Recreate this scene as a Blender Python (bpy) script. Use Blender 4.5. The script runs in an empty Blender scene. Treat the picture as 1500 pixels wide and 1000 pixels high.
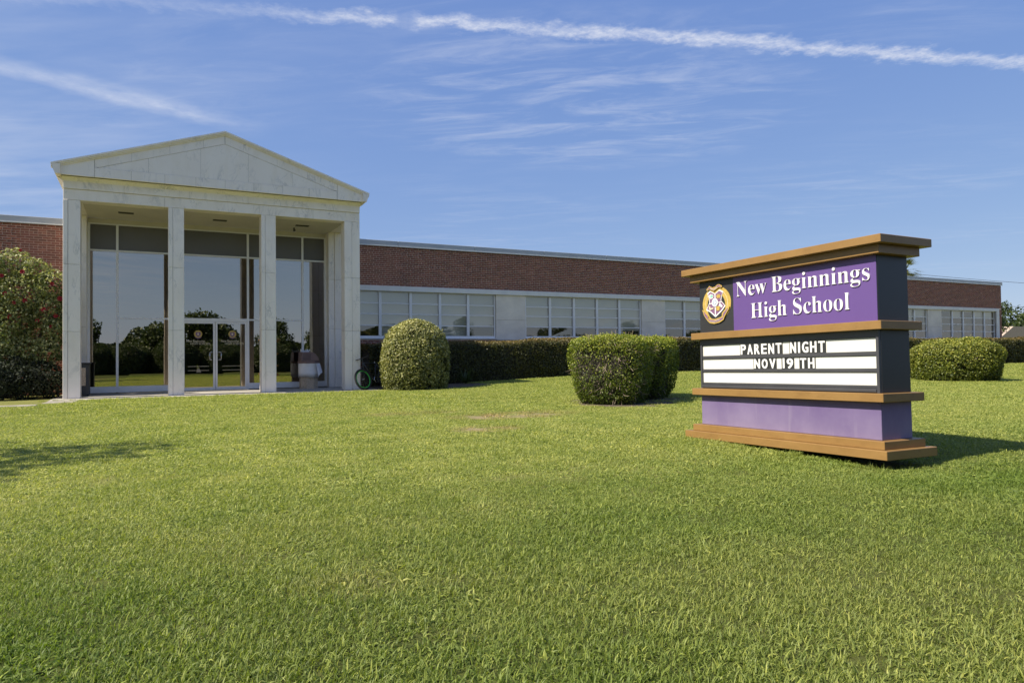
import bpy, bmesh, math, random
import numpy as np
from mathutils import Vector, Matrix, noise

# ------------------------------------------------------------------ scene, camera, light
SC = bpy.context.scene
COL = SC.collection
rng = np.random.default_rng(7)
random.seed(7)

CAM = np.array([1.8006, -20.9128, 0.9842])
YAW, PITCH, ROLL = 0.4812, 0.0192, -0.0105
_r = np.array([math.cos(YAW), -math.sin(YAW), 0.0]); _f = np.array([math.sin(YAW), math.cos(YAW), 0.0]); _u = np.array([0, 0, 1.0])
FWD = _f * math.cos(PITCH) + _u * math.sin(PITCH)
_u2 = -_f * math.sin(PITCH) + _u * math.cos(PITCH)
RIGHT = _r * math.cos(ROLL) + _u2 * math.sin(ROLL)
UP = -_r * math.sin(ROLL) + _u2 * math.cos(ROLL)
cd = bpy.data.cameras.new('camera'); cam = bpy.data.objects.new('camera', cd); COL.objects.link(cam)
cam.matrix_world = Matrix(((RIGHT[0], UP[0], -FWD[0], CAM[0]), (RIGHT[1], UP[1], -FWD[1], CAM[1]), (RIGHT[2], UP[2], -FWD[2], CAM[2]), (0, 0, 0, 1)))
cd.sensor_width = 36.0; cd.sensor_fit = 'HORIZONTAL'; cd.lens = 1033.77 / 1500 * 36.0
cd.clip_start = 0.05; cd.clip_end = 6000
SC.camera = cam

SUN = Vector((-1.0, 0.03, 1.02)).normalized()          # direction towards the sun
SUN_EL = math.asin(SUN.z); SUN_AZ = math.atan2(SUN.x, SUN.y)
sl = bpy.data.lights.new('sun', 'SUN'); sl.energy = 3.6; sl.angle = math.radians(0.53); sl.color = (1.0, 0.92, 0.77)
so = bpy.data.objects.new('sun', sl); COL.objects.link(so); so.location = (-30, 5, 40)
so.rotation_euler = SUN.to_track_quat('Z', 'Y').to_euler()

W = bpy.data.worlds.new('World'); SC.world = W; W.use_nodes = True
SKY_STRENGTH = 0.14
def build_world():
    nt = W.node_tree; N = nt.nodes; L = nt.links
    bg = N['Background']; bg.inputs['Strength'].default_value = SKY_STRENGTH
    sky = N.new('ShaderNodeTexSky'); sky.sky_type = 'NISHITA'; sky.sun_disc = False
    sky.sun_elevation = SUN_EL; sky.sun_rotation = SUN_AZ
    sky.altitude = 0; sky.air_density = 0.7; sky.dust_density = 0.3; sky.ozone_density = 5.0
    tc = N.new('ShaderNodeTexCoord'); sep = N.new('ShaderNodeSeparateXYZ'); L.new(tc.outputs['Generated'], sep.inputs[0])
    def val(x):
        return x
    def m(op, a, b=None, c=None, clamp=False):
        n = N.new('ShaderNodeMath'); n.operation = op; n.use_clamp = clamp
        for i, q in enumerate((a, b, c)):
            if q is None: continue
            if isinstance(q, (int, float)): n.inputs[i].default_value = q
            else: L.new(q, n.inputs[i])
        return n.outputs[0]
    def ss(x, a, b):
        n = N.new('ShaderNodeMapRange'); n.interpolation_type = 'SMOOTHSTEP'
        L.new(x, n.inputs[0]); n.inputs[1].default_value = a; n.inputs[2].default_value = b
        return n.outputs[0]
    z = m('MAXIMUM', sep.outputs[2], 0.03)
    px = m('DIVIDE', sep.outputs[0], z); py = m('DIVIDE', sep.outputs[1], z)
    def vec(x, y, zz=0.0):
        n = N.new('ShaderNodeCombineXYZ')
        for i, q in enumerate((x, y, zz)):
            if isinstance(q, (int, float)): n.inputs[i].default_value = q
            else: L.new(q, n.inputs[i])
        return n.outputs[0]
    def nz(v, scale, detail=5, rough=0.6, dist=0.0):
        n = N.new('ShaderNodeTexNoise'); L.new(v, n.inputs['Vector']); n.inputs['Scale'].default_value = scale
        n.inputs['Detail'].default_value = detail; n.inputs['Roughness'].default_value = rough; n.inputs['Distortion'].default_value = dist
        return n.outputs['Fac']
    P = vec(px, py)
    n1 = nz(P, 3.2, 3); n2 = nz(P, 14.0, 4, 0.65); n3 = nz(P, 34.0, 3, 0.7)
    def frame(x0, y0, x1, y1):
        dx, dy = x1 - x0, y1 - y0; l = math.hypot(dx, dy); dx /= l; dy /= l
        along = m('ADD', m('MULTIPLY', m('SUBTRACT', px, x0), dx), m('MULTIPLY', m('SUBTRACT', py, y0), dy))
        across = m('ADD', m('MULTIPLY', m('SUBTRACT', px, x0), -dy), m('MULTIPLY', m('SUBTRACT', py, y0), dx))
        return along, across
    # contrail: a long narrow band that drifts apart to one side
    al, ac = frame(0.206, 2.150, 2.698, 1.340)
    wob = m('ADD', m('MULTIPLY', m('SUBTRACT', n1, 0.5), 0.14), m('MULTIPLY', m('SUBTRACT', n2, 0.5), 0.16))
    ac2 = m('ADD', ac, wob)
    side = m('MULTIPLY', ss(ac2, -0.070, 0.010), m('SUBTRACT', 1.0, ss(ac2, -0.005, 0.068)))
    tex = m('ADD', 0.05, m('MULTIPLY', n3, 1.25))
    gap = m('SUBTRACT', 1.0, m('MULTIPLY', m('SUBTRACT', 1.0, ss(m('ABSOLUTE', m('SUBTRACT', al, 0.51)), 0.01, 0.05)), 0.8))
    startf = ss(al, -0.1, 0.55)
    clump = ss(nz(vec(m('MULTIPLY', al, 1.0), 0.0), 2.6, 2), 0.25, 0.6)
    contrail = m('MULTIPLY', m('MULTIPLY', m('MULTIPLY', side, tex), gap), m('MULTIPLY', m('ADD', 0.25, m('MULTIPLY', startf, 0.75)), m('ADD', 0.7, m('MULTIPLY', clump, 0.4))))
    # second broad streak above the portico
    al, ac = frame(-0.60, 2.86, 0.515, 3.27)
    ac3 = m('ADD', ac, m('MULTIPLY', m('SUBTRACT', n1, 0.5), 0.22))
    s2 = m('MULTIPLY', m('MULTIPLY', ss(ac3, -0.15, 0.02), m('SUBTRACT', 1.0, ss(ac3, 0.0, 0.13))), m('SUBTRACT', 1.0, ss(al, 0.75, 1.22)))
    s2 = m('MULTIPLY', s2, m('ADD', 0.06, m('MULTIPLY', n2, 0.62)))
    # thin cirrus, drawn out along one wind direction
    wx = m('ADD', m('MULTIPLY', px, 0.80), m('MULTIPLY', py, -0.60)); wy = m('ADD', m('MULTIPLY', px, 0.60), m('MULTIPLY', py, 0.80))
    cv = vec(m('MULTIPLY', wx, 0.9), m('MULTIPLY', wy, 2.6))
    c1 = nz(cv, 2.3, 7, 0.66, 0.6); c2 = nz(P, 0.55, 2)
    hx = m('SUBTRACT', px, 1.65); hy = m('SUBTRACT', py, 2.45)
    bank = m('SUBTRACT', 1.0, ss(m('ADD', m('MULTIPLY', hx, hx), m('MULTIPLY', m('MULTIPLY', hy, hy), 1.3)), 0.05, 1.3))
    cir = m('MULTIPLY', ss(c1, 0.40, 0.80), m('ADD', m('MULTIPLY', bank, 1.0), m('MULTIPLY', ss(c2, 0.40, 0.66), 0.45)))
    cir = m('MULTIPLY', cir, 0.36)
    veil = m('MULTIPLY', m('MULTIPLY', ss(px, 1.2, -1.6), ss(nz(cv, 0.9, 4), 0.3, 0.75)), 0.40)
    dens = m('ADD', m('ADD', m('MULTIPLY', contrail, 0.80), m('MULTIPLY', s2, 0.85)), m('ADD', cir, veil))
    dens = m('MULTIPLY', dens, ss(sep.outputs[2], 0.02, 0.12), clamp=True)
    # film response of the sky: one curve per colour channel, the same in every direction
    sr = N.new('ShaderNodeSeparateColor'); L.new(sky.outputs[0], sr.inputs[0]); cr = N.new('ShaderNodeCombineColor')
    KD = SKY_STRENGTH * 2 ** 1.05
    for i, (g, p) in enumerate(((0.495, 0.57), (0.51, 0.46), (0.665, 0.20))):
        L.new(m('MULTIPLY', m('POWER', m('MULTIPLY', sr.outputs[i], 0.2), p), g / KD), cr.inputs[i])
    mix = N.new('ShaderNodeMix'); mix.data_type = 'RGBA'
    L.new(dens, mix.inputs[0]); L.new(cr.outputs[0], mix.inputs[6])
    mix.inputs[7].default_value = (0.74 / KD, 0.77 / KD, 0.86 / KD, 1)
    L.new(mix.outputs[2], bg.inputs['Color'])
build_world()
vs = SC.view_settings
SC.display_settings.display_device = 'sRGB'
vs.view_transform = 'Standard'; vs.look = 'None'; vs.gamma = 1.0; vs.exposure = 1.14; vs.use_curve_mapping = False
SC.cycles.max_bounces = 8; SC.cycles.diffuse_bounces = 3; SC.cycles.glossy_bounces = 4; SC.cycles.transparent_max_bounces = 12
SC.cycles.caustics_reflective = False; SC.cycles.caustics_refractive = False
SC.cycles.use_denoising = True

# ------------------------------------------------------------------ materials
def new_mat(name):
    ma = bpy.data.materials.new(name); ma.use_nodes = True
    return ma, ma.node_tree, ma.node_tree.nodes['Principled BSDF']
def noise_col(nt, cols, scale, detail=4, rough=0.6, coord='Object', stretch=None, randomize=False, lo=0.3, hi=0.7):
    N, L = nt.nodes, nt.links
    tc = N.new('ShaderNodeTexCoord')
    src = tc.outputs[coord]
    if coord == 'World':
        pass
    if stretch or randomize:
        mp = N.new('ShaderNodeMapping'); L.new(src, mp.inputs[0])
        if stretch: mp.inputs['Scale'].default_value = stretch
        if randomize:
            oi = N.new('ShaderNodeObjectInfo'); mu = N.new('ShaderNodeMath'); mu.operation = 'MULTIPLY'; mu.inputs[1].default_value = 40
            L.new(oi.outputs['Random'], mu.inputs[0]); L.new(mu.outputs[0], mp.inputs['Location'])
        src = mp.outputs[0]
    n = N.new('ShaderNodeTexNoise'); L.new(src, n.inputs['Vector']); n.inputs['Scale'].default_value = scale
    n.inputs['Detail'].default_value = detail; n.inputs['Roughness'].default_value = rough
    r = N.new('ShaderNodeValToRGB'); L.new(n.outputs['Fac'], r.inputs[0])
    r.color_ramp.elements[0].position = lo; r.color_ramp.elements[1].position = hi
    r.color_ramp.elements[0].color = (*cols[0], 1); r.color_ramp.elements[-1].color = (*cols[-1], 1)
    if len(cols) == 3:
        e = r.color_ramp.elements.new((lo + hi) / 2); e.color = (*cols[1], 1)
    return r.outputs[0], n.outputs['Fac'], src
def add_bump(nt, b, fac, strength=0.3, dist=0.01):
    bu = nt.nodes.new('ShaderNodeBump'); bu.inputs['Strength'].default_value = strength; bu.inputs['Distance'].default_value = dist
    nt.links.new(fac, bu.inputs['Height']); nt.links.new(bu.outputs[0], b.inputs['Normal'])
def plain(name, col, rough=0.6, var=0.12, scale=6.0, bump=0.15, metal=0.0, spec=0.5, stretch=None, rand=False):
    ma, nt, b = new_mat(name)
    c0 = tuple(max(0, c * (1 - var)) for c in col); c1 = tuple(min(1, c * (1 + var)) for c in col)
    co, fac, src = noise_col(nt, (c0, c1), scale, stretch=stretch, randomize=rand)
    nt.links.new(co, b.inputs['Base Color']); b.inputs['Roughness'].default_value = rough; b.inputs['Metallic'].default_value = metal
    b.inputs['Specular IOR Level'].default_value = spec
    if bump:
        n2 = nt.nodes.new('ShaderNodeTexNoise'); nt.links.new(src, n2.inputs['Vector']); n2.inputs['Scale'].default_value = scale * 9; n2.inputs['Detail'].default_value = 3
        add_bump(nt, b, n2.outputs['Fac'], bump, 0.004)
    return ma
def mix_col(nt, fac, a, b, mode='MIX'):
    n = nt.nodes.new('ShaderNodeMix'); n.data_type = 'RGBA'; n.blend_type = mode
    for i, q in ((0, fac), (6, a), (7, b)):
        if isinstance(q, (int, float)): n.inputs[i].default_value = q
        elif isinstance(q, tuple): n.inputs[i].default_value = (*q, 1) if len(q) == 3 else q
        else: nt.links.new(q, n.inputs[i])
    return n.outputs[2]

M = {}
def marble():
    ma, nt, b = new_mat('marble'); N, L = nt.nodes, nt.links
    base, f0, src = noise_col(nt, ((0.865, 0.785, 0.70), (0.90, 0.83, 0.75)), 1.3, randomize=True)
    # veins: thin dark lines where a warped noise crosses its middle value
    def vein(scale, stretch, width, seed):
        mp = N.new('ShaderNodeMapping'); L.new(src, mp.inputs[0]); mp.inputs['Scale'].default_value = stretch; mp.inputs['Rotation'].default_value = (0, 0.5 + seed, 0.2)
        n = N.new('ShaderNodeTexNoise'); L.new(mp.outputs[0], n.inputs['Vector']); n.inputs['Scale'].default_value = scale; n.inputs['Detail'].default_value = 6; n.inputs['Roughness'].default_value = 0.6; n.inputs['Distortion'].default_value = 0.6
        s = N.new('ShaderNodeMath'); s.operation = 'SUBTRACT'; L.new(n.outputs['Fac'], s.inputs[0]); s.inputs[1].default_value = 0.5
        a = N.new('ShaderNodeMath'); a.operation = 'ABSOLUTE'; L.new(s.outputs[0], a.inputs[0])
        r = N.new('ShaderNodeMapRange'); L.new(a.outputs[0], r.inputs[0]); r.inputs[1].default_value = 0; r.inputs[2].default_value = width; r.inputs[3].default_value = 1; r.inputs[4].default_value = 0
        return r.outputs[0]
    v1 = vein(1.1, (1.0, 1.0, 0.45), 0.022, 0.1); v2 = vein(2.6, (1.2, 1.2, 0.5), 0.018, 0.35)
    msk, fm, _ = noise_col(nt, ((0, 0, 0), (1, 1, 1)), 1.7, randomize=True, lo=0.45, hi=0.72)
    mm = N.new('ShaderNodeMath'); mm.operation = 'MULTIPLY'; L.new(v2, mm.inputs[0]); L.new(msk, mm.inputs[1])
    mv = N.new('ShaderNodeMath'); mv.operation = 'MAXIMUM'; L.new(mm.outputs[0], mv.inputs[0])
    m1 = N.new('ShaderNodeMath'); m1.operation = 'MULTIPLY'; L.new(v1, m1.inputs[0]); L.new(msk, m1.inputs[1]); L.new(m1.outputs[0], mv.inputs[1])
    m2 = N.new('ShaderNodeMath'); m2.operation = 'MULTIPLY'; L.new(mv.outputs[0], m2.inputs[0]); m2.inputs[1].default_value = 0.58
    c = mix_col(nt, m2.outputs[0], base, (0.30, 0.31, 0.32))
    # slight grey-yellow weathering streaks
    st, _, _ = noise_col(nt, ((1, 1, 1), (0.91, 0.89, 0.83)), 2.0, stretch=(1.6, 1.6, 0.4), randomize=True, lo=0.45, hi=0.8)
    c = mix_col(nt, 0.8, c, st, 'MULTIPLY')
    L.new(c, b.inputs['Base Color']); b.inputs['Roughness'].default_value = 0.45
    n2 = N.new('ShaderNodeTexNoise'); L.new(src, n2.inputs['Vector']); n2.inputs['Scale'].default_value = 40
    add_bump(nt, b, n2.outputs['Fac'], 0.08, 0.003)
    return ma
M['marble'] = marble()
M['joint'] = plain('joint', (0.16, 0.15, 0.13), 0.9)
M['mortar'] = plain('mortar', (0.70, 0.56, 0.46), 0.95, 0.2, 8, 0.6)
def brickmat():
    ma, nt, b = new_mat('brick'); N, L = nt.nodes, nt.links
    at = N.new('ShaderNodeAttribute'); at.attribute_name = 'tint'
    oi = N.new('ShaderNodeObjectInfo')
    ad = N.new('ShaderNodeMath'); ad.operation = 'ADD'; L.new(at.outputs['Fac'], ad.inputs[0]); L.new(oi.outputs['Random'], ad.inputs[1])
    fr = N.new('ShaderNodeMath'); fr.operation = 'FRACT'; L.new(ad.outputs[0], fr.inputs[0])
    r = N.new('ShaderNodeValToRGB'); L.new(fr.outputs[0], r.inputs[0])
    els = r.color_ramp.elements; els[0].color = (0.20, 0.080, 0.056, 1); els[1].color = (0.38, 0.155, 0.105, 1)
    e = els.new(0.5); e.color = (0.275, 0.10, 0.068, 1); e = els.new(0.86); e.color = (0.32, 0.12, 0.080, 1)
    g, fac, src = noise_col(nt, ((0.75, 0.75, 0.75), (1.1, 1.1, 1.1)), 30)
    L.new(mix_col(nt, 1.0, r.outputs[0], g, 'MULTIPLY'), b.inputs['Base Color']); b.inputs['Roughness'].default_value = 0.88
    add_bump(nt, b, fac, 0.4, 0.004)
    return ma
M['brick'] = brickmat()
M['alu'] = plain('aluminium', (0.78, 0.77, 0.76), 0.4, 0.05, 3, 0.05, metal=0.05)
M['white_paint'] = plain('white_paint', (0.72, 0.71, 0.68), 0.5, 0.06, 3, 0.1)
M['fascia'] = plain('fascia_metal', (0.42, 0.44, 0.46), 0.45, 0.08, 1.5, 0.05, metal=0.2)
M['drip'] = plain('drip_edge', (0.70, 0.70, 0.68), 0.5, 0.06)
M['stone'] = plain('pier_stone', (0.74, 0.68, 0.59), 0.8, 0.10, 2.0, 0.35, rand=True)
M['spandrel'] = plain('spandrel', (0.125, 0.118, 0.10), 0.35, 0.08, 1.0, 0.0)
M['soffit'] = plain('soffit', (0.62, 0.57, 0.48), 0.8, 0.05, 2, 0.1)
M['dark_metal'] = plain('dark_metal', (0.05, 0.05, 0.05), 0.5)
M['interior'] = plain('interior', (0.10, 0.095, 0.085), 0.9, 0.1)
M['interior_floor'] = plain('interior_floor', (0.14, 0.125, 0.10), 0.5, 0.2, 1.5)
M['blind'] = plain('blind', (0.66, 0.645, 0.54), 0.8, 0.06, 1)
M['concrete'] = plain('concrete', (0.36, 0.33, 0.28), 0.9, 0.18, 2.5, 0.5)
M['concrete2'] = plain('paver', (0.30, 0.27, 0.22), 0.9, 0.25, 3.5, 0.6, rand=True)
M['asphalt'] = plain('asphalt', (0.05, 0.05, 0.05), 0.9, 0.2, 8, 0.5)
M['roofing'] = plain('roofing', (0.25, 0.25, 0.24), 0.9)
def glass(name, refl, tint, rough=0.0):
    ma = bpy.data.materials.new(name); ma.use_nodes = True; nt = ma.node_tree; N, L = nt.nodes, nt.links
    N.remove(N['Principled BSDF'])
    g = N.new('ShaderNodeBsdfGlossy'); g.inputs['Roughness'].default_value = rough; g.inputs['Color'].default_value = (1.0, 0.91, 0.76, 1)
    t = N.new('ShaderNodeBsdfTransparent'); t.inputs['Color'].default_value = (*tint, 1)
    lw = N.new('ShaderNodeLayerWeight'); lw.inputs['Blend'].default_value = 0.25
    mr = N.new('ShaderNodeMapRange'); L.new(lw.outputs['Facing'], mr.inputs[0]); mr.inputs[3].default_value = refl; mr.inputs[4].default_value = refl + 0.16
    tc = N.new('ShaderNodeTexCoord'); n = N.new('ShaderNodeTexNoise'); L.new(tc.outputs['Object'], n.inputs['Vector']); n.inputs['Scale'].default_value = 0.8; n.inputs['Detail'].default_value = 1
    bu = N.new('ShaderNodeBump'); bu.inputs['Strength'].default_value = 0.02; bu.inputs['Distance'].default_value = 0.05; L.new(n.outputs['Fac'], bu.inputs['Height']); L.new(bu.outputs[0], g.inputs['Normal'])
    mx = N.new('ShaderNodeMixShader'); L.new(mr.outputs[0], mx.inputs[0]); L.new(t.outputs[0], mx.inputs[1]); L.new(g.outputs[0], mx.inputs[2])
    L.new(mx.outputs[0], N['Material Output'].inputs[0])
    return ma
M['glass'] = glass('entrance_glass', 0.40, (0.42, 0.42, 0.39))
M['pane'] = glass('window_glass', 0.19, (0.80, 0.81, 0.79), 0.02)

# sign paints
def gold():
    ma, nt, b = new_mat('gold_paint')
    co, fac, src = noise_col(nt, ((0.225, 0.124, 0.038), (0.275, 0.158, 0.051)), 2.5, detail=7, rough=0.7)
    gr, _, _ = noise_col(nt, ((1, 1, 1), (0.80, 0.78, 0.76)), 5.0, detail=6, stretch=(1.0, 1.0, 3.0), lo=0.52, hi=0.80)
    co = mix_col(nt, 1.0, co, gr, 'MULTIPLY')
    nt.links.new(co, b.inputs['Base Color']); b.inputs['Roughness'].default_value = 0.45
    n2 = nt.nodes.new('ShaderNodeTexNoise'); nt.links.new(src, n2.inputs['Vector']); n2.inputs['Scale'].default_value = 14; add_bump(nt, b, n2.outputs['Fac'], 0.06, 0.01)
    return ma
M['gold'] = gold()
M['purple'] = plain('purple_paint', (0.112, 0.062, 0.222), 0.4, 0.04, 1.2, 0.04)
def purple_faded():
    # chalky, sun-bleached paint with pale run marks
    ma, nt, b = new_mat('faded_purple_paint'); N, L = nt.nodes, nt.links
    a, f, src = noise_col(nt, ((0.110, 0.073, 0.195), (0.175, 0.132, 0.265)), 1.6, detail=6, lo=0.3, hi=0.75)
    s, _, _ = noise_col(nt, ((0, 0, 0), (1, 1, 1)), 9.0, stretch=(1.0, 1.0, 0.06), lo=0.60, hi=0.74)
    tc = N.new('ShaderNodeTexCoord'); sp = N.new('ShaderNodeSeparateXYZ'); L.new(tc.outputs['Object'], sp.inputs[0])
    mr = N.new('ShaderNodeMapRange'); L.new(sp.outputs[2], mr.inputs[0]); mr.inputs[1].default_value = 0.48; mr.inputs[2].default_value = 0.18; mr.inputs[3].default_value = 0.0; mr.inputs[4].default_value = 0.55
    wn = N.new('ShaderNodeMath'); wn.operation = 'MULTIPLY'; L.new(mr.outputs[0], wn.inputs[0]); L.new(f, wn.inputs[1])
    c = mix_col(nt, wn.outputs[0], a, (0.32, 0.27, 0.33))
    ms = N.new('ShaderNodeMath'); ms.operation = 'MULTIPLY'; L.new(s, ms.inputs[0]); ms.inputs[1].default_value = 0.22
    c = mix_col(nt, ms.outputs[0], c, (0.37, 0.33, 0.38))
    L.new(c, b.inputs['Base Color']); b.inputs['Roughness'].default_value = 0.55
    return ma
M['purple_faded'] = purple_faded()
M['black'] = plain('black_paint', (0.028, 0.028, 0.030), 0.4, 0.12, 2, 0.05)
M['black_bronze'] = plain('black_frame', (0.055, 0.055, 0.062), 0.35, 0.15, 2, 0.05)
M['white_acrylic'] = plain('white_acrylic', (0.66, 0.65, 0.61), 0.35, 0.03, 1.0, 0.0)
M['letter_white'] = plain('letter_white', (0.72, 0.72, 0.72), 0.4, 0.02)
M['tile_black'] = plain('tile_black', (0.03, 0.03, 0.03), 0.35, 0.05)
M['crest_gold'] = plain('crest_gold', (0.46, 0.32, 0.075), 0.5, 0.15, 30, 0.1)
M['crest_cream'] = plain('crest_cream', (0.62, 0.54, 0.38), 0.5, 0.03)
M['crest_purple'] = plain('crest_purple', (0.20, 0.10, 0.20), 0.5, 0.05)
M['crest_green'] = plain('crest_green', (0.20, 0.50, 0.38), 0.5, 0.05)
M['crest_blue'] = plain('crest_blue', (0.12, 0.22, 0.40), 0.5, 0.05)

def leaf_mat(name, c_dark, c_mid, c_light, rough=0.45, trans=0.3, big=None):
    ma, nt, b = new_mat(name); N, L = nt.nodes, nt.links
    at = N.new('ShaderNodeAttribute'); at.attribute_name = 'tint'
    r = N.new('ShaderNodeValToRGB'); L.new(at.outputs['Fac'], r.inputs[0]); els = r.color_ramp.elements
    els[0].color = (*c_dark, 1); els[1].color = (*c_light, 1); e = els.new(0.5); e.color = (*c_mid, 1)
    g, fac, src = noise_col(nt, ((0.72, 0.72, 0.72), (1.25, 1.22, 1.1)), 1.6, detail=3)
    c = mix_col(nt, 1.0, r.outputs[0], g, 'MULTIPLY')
    L.new(c, b.inputs['Base Color']); b.inputs['Roughness'].default_value = rough; b.inputs['Specular IOR Level'].default_value = 0.4
    t = N.new('ShaderNodeBsdfTranslucent'); L.new(mix_col(nt, 1.0, c, (1.25, 1.3, 0.6), 'MULTIPLY'), t.inputs['Color'])
    mx = N.new('ShaderNodeMixShader'); mx.inputs[0].default_value = trans
    L.new(b.outputs[0], mx.inputs[1]); L.new(t.outputs[0], mx.inputs[2]); L.new(mx.outputs[0], N['Material Output'].inputs[0])
    return ma
M['leaf_round'] = leaf_mat('leaf_pale_olive', (0.085, 0.105, 0.026), (0.26, 0.27, 0.090), (0.68, 0.63, 0.34))
M['leaf_box'] = leaf_mat('leaf_box_green', (0.050, 0.080, 0.010), (0.145, 0.195, 0.020), (0.44, 0.45, 0.065))
M['leaf_right'] = leaf_mat('leaf_bush_green', (0.055, 0.078, 0.012), (0.16, 0.19, 0.028), (0.42, 0.40, 0.08))
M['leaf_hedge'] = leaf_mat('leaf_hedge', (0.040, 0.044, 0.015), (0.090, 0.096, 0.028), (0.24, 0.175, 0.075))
M['leaf_rose'] = leaf_mat('leaf_rose', (0.055, 0.08, 0.024), (0.160, 0.195, 0.066), (0.58, 0.58, 0.33))
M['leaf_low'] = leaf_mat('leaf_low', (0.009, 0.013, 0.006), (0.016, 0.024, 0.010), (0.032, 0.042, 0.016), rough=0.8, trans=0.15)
M['leaf_tree'] = leaf_mat('leaf_tree', (0.020, 0.034, 0.009), (0.045, 0.070, 0.017), (0.10, 0.135, 0.035))
M['leaf_palm'] = leaf_mat('leaf_palm', (0.05, 0.07, 0.02), (0.11, 0.13, 0.035), (0.22, 0.22, 0.07))
M['stem_dark'] = plain('dark_twigs', (0.030, 0.026, 0.017), 0.95, 0.4, 12, 0.6)
M['twig'] = plain('twig', (0.30, 0.235, 0.17), 0.9, 0.25, 10)
M['bark'] = plain('bark', (0.12, 0.095, 0.07), 0.95, 0.3, 8, 0.8)
M['petal'] = plain('red_petal', (0.30, 0.015, 0.03), 0.5, 0.2, 20)
M['rubber'] = plain('rubber', (0.02, 0.02, 0.02), 0.8)
M['rim_green'] = plain('green_rim', (0.05, 0.48, 0.08), 0.35, 0.05)
M['bike_paint'] = plain('bike_paint', (0.02, 0.02, 0.022), 0.3)
M['chrome'] = plain('chrome', (0.55, 0.55, 0.55), 0.25, 0.05, metal=0.9)
M['pebble'] = plain('pebble_panel', (0.52, 0.40, 0.28), 0.9, 0.45, 45, 0.8)
M['bin_brown'] = plain('bin_brown', (0.20, 0.125, 0.115), 0.5, 0.08)
M['bin_flap'] = plain('bin_flap', (0.13, 0.08, 0.075), 0.5, 0.08)
M['bag'] = plain('bin_bag', (0.82, 0.78, 0.76), 0.35, 0.06, 5, 0.6)
M['house_wall'] = plain('house_wall', (0.55, 0.47, 0.38), 0.9)
M['house_roof'] = plain('house_roof', (0.42, 0.33, 0.26), 0.9, 0.15)
M['pole_wood'] = plain('pole_wood', (0.14, 0.11, 0.085), 0.95, 0.2)

def turf_nodes(nt, dark, light, yellow, dry, upl):
    N, L = nt.nodes, nt.links
    ge = N.new('ShaderNodeNewGeometry')
    def nz(scale, detail=3, off=0.0):
        mp = N.new('ShaderNodeMapping'); L.new(ge.outputs['Position'], mp.inputs[0]); mp.inputs['Location'].default_value = (off, off * 0.7, 0)
        mp.inputs['Scale'].default_value = (1, 1, 0.05)
        n = N.new('ShaderNodeTexNoise'); L.new(mp.outputs[0], n.inputs['Vector']); n.inputs['Scale'].default_value = scale; n.inputs['Detail'].default_value = detail
        return n.outputs['Fac']
    def rg(x, a, b, c=0.0, d=1.0):
        n = N.new('ShaderNodeMapRange'); n.interpolation_type = 'SMOOTHSTEP'; L.new(x, n.inputs[0])
        n.inputs[1].default_value = a; n.inputs[2].default_value = b; n.inputs[3].default_value = c; n.inputs[4].default_value = d
        return n.outputs[0]
    def mul(a, b):
        n = N.new('ShaderNodeMath'); n.operation = 'MULTIPLY'
        for i, q in enumerate((a, b)):
            if isinstance(q, float): n.inputs[i].default_value = q
            else: L.new(q, n.inputs[i])
        return n.outputs[0]
    c = mix_col(nt, rg(nz(1.1, 4), 0.3, 0.7), dark, light)
    c = mix_col(nt, mul(rg(nz(4.5, 3, 17.0), 0.45, 0.72), 0.55), c, dark)
    c = mix_col(nt, mul(rg(nz(0.28, 4, 9.0), 0.40, 0.72), 0.75), c, yellow)
    c = mix_col(nt, mul(rg(nz(0.9, 5, 31.0), 0.60, 0.80), 0.28), c, dry)
    # greener towards the street, yellower up the lawn; colour there lightened against shading between blades
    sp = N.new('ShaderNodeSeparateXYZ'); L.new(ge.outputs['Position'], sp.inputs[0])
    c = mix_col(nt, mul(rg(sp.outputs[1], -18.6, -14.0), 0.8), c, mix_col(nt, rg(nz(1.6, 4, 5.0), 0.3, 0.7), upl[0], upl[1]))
    # worn places in the lawn
    w = None
    for (x, y, rx, ry, k) in ((7.4, -10.1, 1.4, 0.8, 1.0), (6.1, -11.9, 0.6, 0.55, 0.85), (6.0, -8.7, 1.3, 0.5, 0.45), (10.6, -9.2, 1.3, 0.6, 0.75), (9.2, -14.0, 0.5, 0.5, 0.2)):
        mp = N.new('ShaderNodeMapping'); mp.vector_type = 'POINT'; L.new(ge.outputs['Position'], mp.inputs[0])
        mp.inputs['Location'].default_value = (-x / rx, -y / ry, 0); mp.inputs['Scale'].default_value = (1 / rx, 1 / ry, 0)
        ln = N.new('ShaderNodeVectorMath'); ln.operation = 'LENGTH'; L.new(mp.outputs[0], ln.inputs[0])
        q = mul(rg(ln.outputs['Value'], 1.15, 0.25), k)
        if w is None: w = q
        else:
            a = N.new('ShaderNodeMath'); a.operation = 'MAXIMUM'; L.new(w, a.inputs[0]); L.new(q, a.inputs[1]); w = a.outputs[0]
    w = mul(w, rg(nz(3.0, 4, 3.0), 0.30, 0.62))
    c = mix_col(nt, w, c, dry)
    return c
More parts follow.
